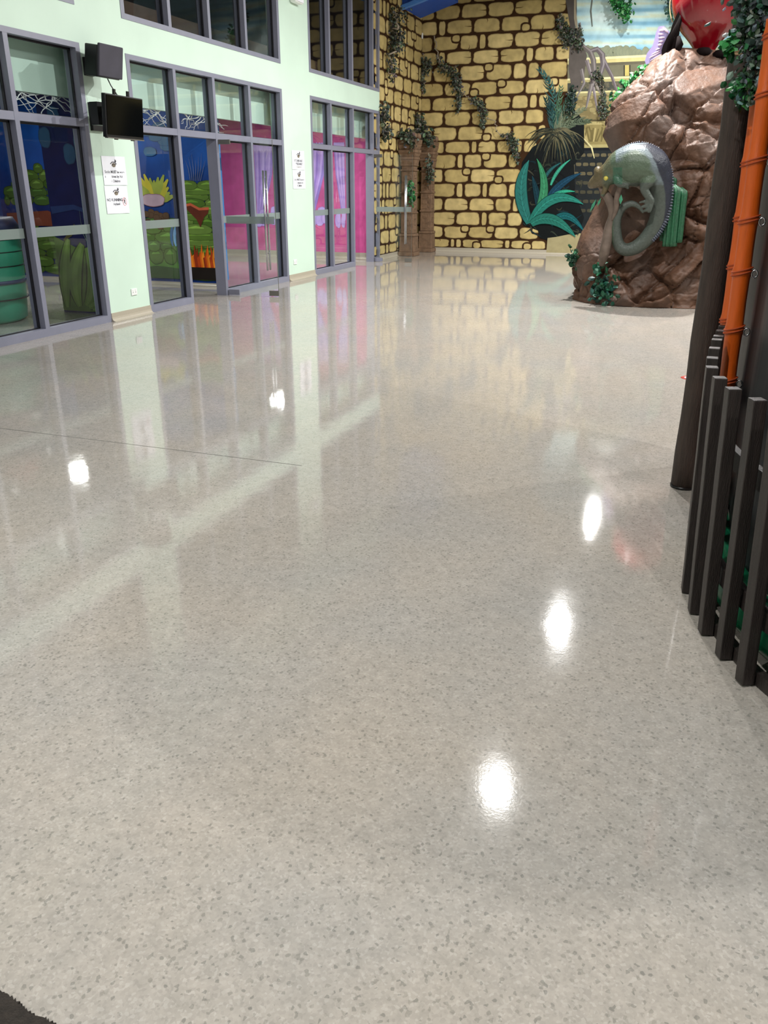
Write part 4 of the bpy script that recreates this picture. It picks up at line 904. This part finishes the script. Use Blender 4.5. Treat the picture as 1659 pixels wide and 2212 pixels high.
lzc = {k: Vector(lin(c)) for k, c in dict(g=(72, 86, 70), d=(34, 37, 48), s=(96, 107, 112), y=(88, 78, 54), t=(68, 75, 69), gr=(32, 82, 62)).items()}
for i, v in enumerate(me.vertices):
    x, y = px_of(v.co+org); k = noise.noise(Vector((x*.05, y*.05, 0)))
    c = lzc['g'].copy()
    if x < 1328 and y < 420: c = lzc['y'].lerp(lzc['g'], max(0, min(1, (x-1300)/28+k)))
    dm = 1e9; tm = 0
    for q in range(len(outer)-1):
        ax_, ay_ = outer[q]; bx_, by_ = outer[q+1]; ll = (bx_-ax_)**2+(by_-ay_)**2; t = max(0, min(1, ((x-ax_)*(bx_-ax_)+(y-ay_)*(by_-ay_))/ll)); dd = math.hypot(x-ax_-t*(bx_-ax_), y-ay_-t*(by_-ay_))
        if dd < dm: dm, tm = dd, q+t
    if y > 395 and x > 1325: c = lzc['t'].copy()
    ban = {0: 0, 3: 2, 4: 8, 5: 20, 7: 24, 9: 13, 11: 7, 13: 2}; ks = sorted(ban); lo = max(k_ for k_ in ks if k_ <= tm); hi = min([k_ for k_ in ks if k_ >= tm] or [13]); bw = ban[lo]+(ban[hi]-ban[lo])*((tm-lo)/(hi-lo) if hi > lo else 0)
    if y < 400 and x > 1330: c = c.lerp(lzc['s'], max(0, min(1, (bw+17+k*16-dm)/10)))
    c = c.lerp(lzc['d'], max(0, min(1, (bw-dm)/2.5)))
    if 1324 < x < 1344 and 362 < y < 398: c = lzc['gr'].lerp(c, .3)
    at.data[i].color = (c.x, c.y, c.z, 1)
liz = bpy.data.objects.new('lizard_sculpture', me); COL.objects.link(liz); liz.location = org
me.materials.clear(); me.materials.append(M['lizard'])
tag(liz, 'large grey green lizard sculpture curling its tail on the rock face', 'sculpture')
p = LZ(1309, 385, -.13); b = MB(); b.lathe([(.002, -.03), (.024, -.018), (.032, 0), (.024, .018), (.002, .03)], p, 14); tag(b.build('eye', mat('yellow_lizard_eye', (176, 164, 70), .3), liz), label='yellow eye')
b = MB(); cnt = 62
for i in range(cnt):
    f = i/(cnt-1)*(len(outer)-1); k = min(int(f), len(outer)-2); t = f-k
    x = outer[k][0]*(1-t)+outer[k+1][0]*t; y = outer[k][1]*(1-t)+outer[k+1][1]*t; dx, dy = outer[k+1][0]-outer[k][0], outer[k+1][1]-outer[k][1]; l = math.hypot(dx, dy); nx, ny = dy/l, -dx/l
    h_ = 7*math.sin(PI*(.12+.85*i/cnt))+2; b.tube([LZ(x-nx*5, y-ny*5), LZ(x+nx*h_*.5, y+ny*h_*.5), LZ(x+nx*h_, y+ny*h_)], [.022, .014, .003], 6)
b.build('dorsal_crest', mat('blue_grey_spines', (58, 63, 76), .3), liz)
# driftwood, cactus, small plants on the rock
def onrock(x, y, off): return LZ(x, y, off)
def branch(pts, label):
    e = MB(); P2 = []
    sweep(e, [(x, y, r, dy) for x, y, r, dy in pts], 10); return tag(e.build('driftwood_branch', M['branch']), label, 'branch', 'driftwood under the lizard')
branch([(1296, 400, 5, .05), (1306, 416, 8, .03), (1318, 436, 9, .03), (1324, 462, 9, .05), (1316, 492, 10, .05), (1311, 520, 11, .02), (1305, 548, 11, .0), (1300, 572, 6, .1)], 'grey driftwood branch under the lizard head')
branch([(1346, 392, 5, -.08), (1337, 410, 6, -.06), (1332, 432, 6, -.04), (1331, 452, 5, -.02), (1322, 476, 4, .02)], 'thinner driftwood branch gripped by the lizard front foot')
branch([(1345, 402, 4, -.05), (1372, 398, 5, -.02), (1392, 412, 5, .0), (1404, 430, 4, .02), (1398, 446, 4, .04)], 'curved driftwood branch under the lizard hind leg')
def cactus_stem(b, x0, y0, x1, y1, r0, r1, dy):
    a = LZ(x0, y0, dy); c = LZ(x1, y1, dy); n = 14; sg = 72; vs = []; ax = (c-a).normalized(); u = ax.orthogonal().normalized(); v = ax.cross(u)
    for i in range(n+1):
        t = i/n; R_ = (r0+(r1-r0)*t)*12/1900; R_ *= math.sqrt(max(.0, 1-((t-.88)/.12)**2)) if t > .88 else 1; R_ = max(R_, .004)
        for k in range(sg):
            an = 2*PI*k/sg; rr = R_*(1+.16*math.cos(an*9)); vs.append(a+(c-a)*t+(u*math.cos(an)+v*math.sin(an))*rr)
    b.add(vs, [(i*sg+k, i*sg+(k+1) % sg, (i+1)*sg+(k+1) % sg, (i+1)*sg+k) for i in range(n) for k in range(sg)]+[tuple(range(sg))[::-1], tuple(range(n*sg, (n+1)*sg))], smooth=True)
e = empty('cactus', LZ(1446, 530, .05), 'green ribbed cactus fixed to the rock beside the lizard tail', 'cactus')
for q in ((1446, 532, 1458, 398, 13, 14, .10), (1461, 524, 1473, 404, 10, 11, .12), (1450, 440, 1454, 382, 7, 7, .22), (1436, 520, 1446, 420, 10, 9, .2)):
    b = MB(); cactus_stem(b, *q); b.build('cactus_stem', M['cactus'], e)
random.seed(41)
def plant(x, y, n, size, pal, label, r=.1):
    b = MB(); h = hit(x, y, .06); leaves(b, [h+Vector((-.05, 0, .08)), h+Vector((.05, 0, -.08))], r, n, size, pal, grav=-.2)
    e = empty('artificial_plant', h, label, 'plant', 'artificial plants on the rock'); tag(b.build('leaf', M['leaf'], e), kind='stuff')
    b = MB(); b.tube([h+Vector((-.03, .06, -.1)), h+Vector((0, .02, 0)), h+Vector((.02, 0, .1))], [.01, .008, .004], 6); b.build('stem', M['gtarp'], e)
plant(1306, 625, 170, .085, ((22, 70, 54), (30, 84, 64), (18, 54, 44)), 'green leafy plant at the foot of the rock', .16)
plant(1243, 560, 70, .085, ((32, 74, 52), (24, 58, 42)), 'green leafy plant at the lower left edge of the rock', .10)
plant(1295, 575, 14, .14, ((44, 96, 72),), 'small green sprig below the driftwood branch', .08)
for x0, y0, x1, y1, w_, lb in ((1288, 430, 1274, 458, 6, 'long green leaf hanging at the far left under the lizard head'), (1298, 428, 1290, 446, 5, 'small green leaf behind the thick driftwood branch'), (1342, 420, 1340, 442, 8, 'broad green leaf inside the curl of the lizard tail'), (1350, 402, 1366, 398, 5, 'flat green leaf on top of the curved branch')):
    b = MB()
    a = LZ(x0, y0, -.1); c = LZ(x1, y1, -.1); s_ = (c-a).cross(Vector((0, 1, 0))).normalized()*w_*.0063/2; b.add([a, (a+c)/2+s_, c, (a+c)/2-s_, (a+c)/2+Vector((0, -.01, 0))], [(0, 1, 4), (1, 2, 4), (2, 3, 4), (3, 0, 4)], None, lin((58, 132, 100)))
    tag(b.build('artificial_leaf', M['leaf']), lb, 'leaf', 'leaves around the driftwood')
# ivy on the left shoulder of the rock
e = empty('ivy', put(1340, 228, 13.1), 'bright green ivy growing up the left shoulder of the rock', 'vine')
pth = [put(1338, 228, 13.1), put(1352, 208, 13.1), put(1372, 186, 13.1), put(1392, 165, 13.15), put(1412, 142, 13.2)]
b = MB(); b.tube(pth, .01, 6); b.build('stem', M['stem'], e)
b = MB(); leaves(b, pth, [.10, .14, .14, .12, .09], 900, .085, BGR); tag(b.build('leaf', M['leaf'], e), kind='stuff')
# butterfly ornament
YW = 13.05
e = empty('butterfly_ornament', put(1440, 120, YW), 'butterfly ornament with one dark and one lilac wing on the rock peak', 'ornament')
wing = [(1482, 5), (1478, 25), (1473, 43), (1469, 62), (1466, 82), (1468, 92), (1462, 104), (1452, 108), (1442, 110), (1429, 121), (1429, 108), (1433, 96), (1440, 82), (1448, 68), (1452, 54), (1459, 38), (1468, 20)]
b = MB(); b.slab([put(x, y, YW) for x, y in wing], (0, .02, 0), None); b.build('dark_wing', M['wing'], e)
b = MB()
for k in range(7): b.tube([put(1440+k*1.5, 112-k, YW-.006), put(1447+k*3, 78-k*3, YW-.006), put(1462+k*2.3, 48-k*5, YW-.006)], .0035, 4)
b.build('wing_vein', M['wing'], e)
lw = [(1423, 57), (1434, 56), (1447, 70), (1444, 84), (1433, 104), (1429, 121), (1418, 132), (1406, 141), (1396, 141), (1393, 132), (1397, 116), (1410, 98), (1414, 84), (1417, 70)]
b = MB(); b.slab([put(x, y, YW+.05) for x, y in lw], (0, .015, 0), None, lin((158, 146, 190)))
for (x0, y0, x1, y1, w_) in ((1432, 60, 1444, 72, 5), (1424, 66, 1434, 66, 4), (1422, 74, 1434, 74, 4), (1422, 82, 1436, 81, 5), (1422, 90, 1434, 89, 5), (1421, 98, 1431, 96, 6), (1416, 108, 1428, 104, 3), (1408, 118, 1428, 108, 3), (1402, 126, 1427, 112, 3), (1404, 132, 1426, 118, 3), (1410, 134, 1424, 124, 3)):
    a = put(x0, y0, YW+.045); c = put(x1, y1, YW+.045); b.tube([a, (a+c)/2, c], [.003, w_*.0034, .004], 6, col=lin((226, 200, 226)))
b.build('lilac_wing', M['lilac'], e)
b = MB(); b.tube([put(1466, 78, YW), put(1468, 96, YW), put(1462, 116, YW)], [.02, .05, .03], 10); b.build('butterfly_body', M['wing'], e)
# red globe on the top
YG = 13.3; cg = put(1535, 0, YG); s_ = 1/F*13.4
e = empty('red_globe', cg+Vector((0, 0, -.72)), 'glossy red globe with a tapered neck on top of the rock', 'ornament')
prof = [(.12, -.70), (.13, -.62), (.15, -.56), (.23, -.46), (.36, -.32), (.45, -.15), (.49, .03), (.47, .2), (.38, .38), (.22, .49), (.01, .53)]
P2 = []
for i in range(len(prof)-1):
    for k in range(4):
        p0_, p1_, p2_, p3_ = (Vector(prof[max(i-1, 0)]), Vector(prof[i]), Vector(prof[i+1]), Vector(prof[min(i+2, len(prof)-1)])); t = k/4
        q = .5*((2*p1_)+(p2_-p0_)*t+(2*p0_-5*p1_+4*p2_-p3_)*t*t+(3*p1_-p0_-3*p2_+p3_)*t**3); P2.append((max(q.x, .005), q.y))
P2.append(prof[-1]); b = MB(); b.lathe(P2, cg, 48); b.build('globe', M['red'], e)
b = MB(); b.tube([cg+Vector((-.495*math.cos(a)-.01, -.05, .5*math.sin(a))) for a in [(-.5+i*.12) for i in range(14)]], .008, 6); b.build('gold_rim', M['gold'], e)
b = MB()
random.seed(4)
for i in range(12): b.lathe([(.01, -.05), (.09, -.03), (.11, .02), (.07, .06), (.01, .07)], cg+Vector((random.uniform(-.26, .28), random.uniform(-.2, .1), -.68+random.uniform(-.06, .05))), 9)
b.build('dark_base', M['wing'], e)

# ---------------------------------------------------------------- post, bamboo, fence and padding on the right
PX, PY = .088, 4.62
e = empty('timber_post', (PX, PY, 0), 'tall dark brown timber post standing behind the picket fence', 'post')
pts = [(PX+.006*math.sin(z*1.3), PY, z) for z in [i*.2 for i in range(33)]]
b = MB(); b.tube(pts, [.066+.003*math.sin(i*1.9) for i in range(33)], 24); b.build('shaft', M['trunk'], e)
b = MB(); b.tube([(PX, PY, .002), (PX, PY, .014)], [.069, .069], 24); b.build('foot', M['black'], e)
def bamboo(base, top, r, label):
    base, top = Vector(base), Vector(top); e = empty('bamboo_pole', base, label, 'pole', 'orange bamboo poles by the fence')
    L_ = (top-base).length; ax = (top-base).normalized(); pts = []; rad = []; z = 0; nds = []
    while z < L_:
        seg = .235+.02*math.sin(z*9); nds.append(z)
        for t, k in ((0, 1.12), (.012, 1.1), (.03, 1.0), (.5*seg, .97), (seg-.03, 1.0), (seg-.008, 1.06)):
            if z+t < L_: pts.append(base+ax*(z+t)); rad.append(r*k)
        z += seg
    pts.append(top); rad.append(r); b = MB(); b.tube(pts, rad, 20); b.build('culm', M['orange'], e)
    for z in nds[1:]:
        b = MB(); c = base+ax*z; u = Vector((1, 0, 0)); v = Vector((0, 1, 0))
        for dz in (0, .014): b.tube([c+u*math.cos(a)*r*1.12+v*math.sin(a)*r*1.12+Vector((0, 0, dz+.012*math.cos(a))) for a in [2*PI*i/16 for i in range(17)]], .0045, 5, cap=False)
        b.build('cord_binding', M['orange2'], e)
    return e, [base+ax*z for z in nds[1:]]
def azx(az, y): return math.tan(math.radians(az))*y
e1, nd1 = bamboo((azx(3.02, 4.1), 4.1, 0), (azx(2.52, 4.1), 4.1, 2.17), .037, 'thick orange bamboo pole with corded nodes, nearer one')
e2, nd2 = bamboo((azx(2.55, 4.43), 4.43, 0), (azx(2.2, 4.43), 4.43, 2.3), .036, 'orange bamboo pole behind, squeezed between post and nearer pole')
vis_ = [c for c in nd1 if .7 < c.z < 2.0][::-1]
for i, c in enumerate(vis_):
    b = MB(); q = c+Vector((.052, -.02, 0)); b.tube([q+Vector((.012*math.cos(a), 0, .016*math.sin(a))) for a in [2*PI*k/12 for k in range(13)]], .004, 6, cap=False)
    tag(b.build('eyelet', M['steel']), 'metal eyelet holding the dark padding to the bamboo pole, %s from its top' % ('first', 'second', 'third', 'fourth', 'fifth', 'sixth', 'seventh')[i], 'eyelet', 'metal eyelets along the bamboo pole')
# dark padding wall following the fence curve
crv = [(.27, 5.2), (.27, 4.6), (.275, 4.1), (.285, 3.7), (.315, 3.35), (.375, 3.09), (.465, 2.87), (.58, 2.69), (.76, 2.54), (1.05, 2.42), (1.5, 2.4)]
def smooth(c, n=6):
    P2 = []
    for i in range(len(c)-1):
        a, p, q, d = (Vector(c[max(i-1, 0)]), Vector(c[i]), Vector(c[i+1]), Vector(c[min(i+2, len(c)-1)]))
        for k in range(n): t = k/n; P2.append(.5*((2*p)+(q-a)*t+(2*a-5*p+4*q-d)*t*t+(3*p-a-3*q+d)*t**3))
    P2.append(Vector(c[-1])); return P2
def wallstrip(b, c, z0, z1, th, mm=None, wob=0, col=None):
    C_ = smooth(c); n = len(C_); vs = []
    for i, p in enumerate(C_):
        t = (C_[min(i+1, n-1)]-C_[max(i-1, 0)]).normalized(); nr = Vector((-t.y, t.x))
        k = wob*math.sin(i*.9)
        for (o, z) in ((k, z0), (k, z1), (th+k, z1), (th+k, z0)): vs.append((p.x+nr.x*o, p.y+nr.y*o, z))
    b.add(vs, [(4*i+k, 4*i+(k+1) % 4, 4*i+4+(k+1) % 4, 4*i+4+k) for i in range(n-1) for k in range(4)]+[(3, 2, 1, 0), (4*n-4, 4*n-3, 4*n-2, 4*n-1)], mm, smooth=False)
e = empty('padding_wall', (.3, 3.3, 0), 'black vinyl padded wall behind the picket fence', 'padding')
b = MB(); wallstrip(b, crv, .16, 2.4, .03, wob=.006); b.build('black_sheet', M['tarp'], e)
b = MB(); b.tube([(p.x, p.y, .095) for p in smooth([(x-.045, y-.03) for x, y in crv[2:]])], .082, 16); b.build('green_bolster', M['gtarp'], e)
# picket fence
fpts = [(.158, 4.325), (.148, 4.18), (.140, 4.02), (.131, 3.85), (.118, 3.66), (.108, 3.45), (.116, 3.262), (.146, 3.085), (.186, 2.928), (.246, 2.77), (.310, 2.622), (.412, 2.475), (.54, 2.36), (.70, 2.28), (.88, 2.22)]
rng = random.Random(8)
n = len(fpts)
e = empty('picket_fence', (.3, 2.9, 0), 'dark stained picket fence curving along the right edge', 'fence')
for i, (x, y) in enumerate(fpts):
    a = Vector(fpts[max(i-1, 0)]); c = Vector(fpts[min(i+1, n-1)]); t = (c-a).normalized(); nr = Vector((-t.y, t.x)); nr = nr if nr.x < 0 else -nr
    tw = .023; td = .022; h_ = .925+rng.uniform(-.006, .006); lean = rng.uniform(-.005, .005)-.032; b = MB(); vs = []
    if i > 5: x += .018; y += .014
    else: x += .032
    NZ_ = 8
    for k in range(NZ_+1):
        z = .006+h_*k/NZ_-(.0); wx = .0006*math.sin(k*1.7+i)
        for su, sn in ((-1, -1), (1, -1), (1, 1), (-1, 1)): vs.append((x+t.x*tw*su+nr.x*td*sn+lean*k/NZ_+wx, y+t.y*tw*su+nr.y*td*sn, z))
    b.add(vs, [(4*k+q, 4*k+(q+1) % 4, 4*k+4+(q+1) % 4, 4*k+4+q) for k in range(NZ_) for q in range(4)]+[(3, 2, 1, 0), tuple(range(4*NZ_, 4*NZ_+4))]); bevel(b.build('picket', M['brown'], e), .003, 2)
fb = [(x+(.018 if i > 5 else .024), y+(.014 if i > 5 else 0)) for i, (x, y) in enumerate(fpts)]
rc = [(x+.022, y+.015) for x, y in fb]
for z in (.20, .62):
    b = MB(); wallstrip(b, rc, z, z+.07, .028); bevel(b.build('rail', M['brown'], e), .003, 2)
b = MB(); wallstrip(b, [(x+.022, y+.016) for x, y in fb], .003, .05, .03); b.build('kickboard', M['brown'], e)
# artificial foliage round the top of the post
random.seed(77)
GG = ((62, 78, 72), (96, 110, 106), (48, 66, 56), (124, 134, 130), (50, 92, 58))
def FP(x, y, Y=4.35): return onY(x, y, Y)
e = empty('foliage_garland', FP(1620, 100), 'thick garland of grey green artificial leaves hung on the timber post', 'plant')
b = MB(); path = [FP(1665, -160), FP(1655, -60), FP(1660, 20), FP(1650, 80), FP(1642, 130), FP(1628, 175), FP(1612, 212)]
b.tube(path, .012, 8); b.build('stem', M['stem'], e)
b = MB(); leaves(b, path, [.13, .13, .11, .09, .075, .06, .03], 1900, .036, GG)
leaves(b, [FP(1655, -40), FP(1665, 60), FP(1650, 110)], [.14, .12, .07], 500, .045, GG)
leaves(b, [FP(1600, 168), FP(1612, 205), FP(1622, 215)], [.03, .04, .03], 90, .04, BGR)
leaves(b, [FP(1582, 72), FP(1576, 95), FP(1582, 112)], [.015, .022, .015], 50, .04, BGR)
tag(b.build('leaf', M['leaf'], e), kind='stuff')
c = Vector(FP(1588, 112, 4.55)); b = MB(); cz = c.z
for dz in (-.012, 0, .012): b.tube([(PX+.068*math.cos(a), PY+.068*math.sin(a), cz+dz+.006*math.sin(a*2)) for a in [2*PI*k/20 for k in range(21)]], .006, 6, cap=False)
b.tube([(PX-.0, PY-.075, cz), (PX+.03, PY-.11, cz+.05), (PX+.07, PY-.12, cz+.065)], .006, 6); b.tube([(PX-.0, PY-.075, cz), (PX+.05, PY-.11, cz-.005), (PX+.09, PY-.1, cz-.02)], .006, 6); b.tube([(PX, PY-.075, cz), (PX+.02, PY-.1, cz+.08)], .005, 6)
tag(b.build('rope_tie', M['rope']), 'tan rope knotted round the post under the leaves', 'rope')
# small floor sign behind the post
p = onZ(1482, 816); e = empty('floor_sticker', p, 'small red and white sticker on the floor behind the post', 'sticker')
b = MB(); b.lathe([(.085, .0008), (.085, .0028)], p+Vector((.04, 0, 0)), 24); b.build('red_ring', M['signred'], e)
b = MB(); b.lathe([(.055, .0030), (.055, .0034)], p+Vector((.04, 0, 0)), 24); b.build('white_disc', M['paper'], e)
# dark mat at the lower left
b = MB(); out = []
eg = [onZ(-120, 2105), onZ(-40, 2126), onZ(0, 2146), onZ(25, 2158), onZ(50, 2180), onZ(75, 2200), onZ(100, 2206), onZ(125, 2222), onZ(160, 2262), onZ(100, 2400), onZ(-200, 2400)]
P3 = []
for i in range(len(eg)):
    a, c = eg[i], eg[(i+1) % len(eg)]
    for k in range(8): q = a.lerp(c, k/8); P3.append((q.x+.003*math.sin(k*2.3+i), q.y+.003*math.cos(k*3.1+i), .001))
b.slab(P3, (0, 0, .009)); tag(b.build('floor_mat', M['mat_']), 'corner of a dark brown mat on the floor at lower left', 'mat')
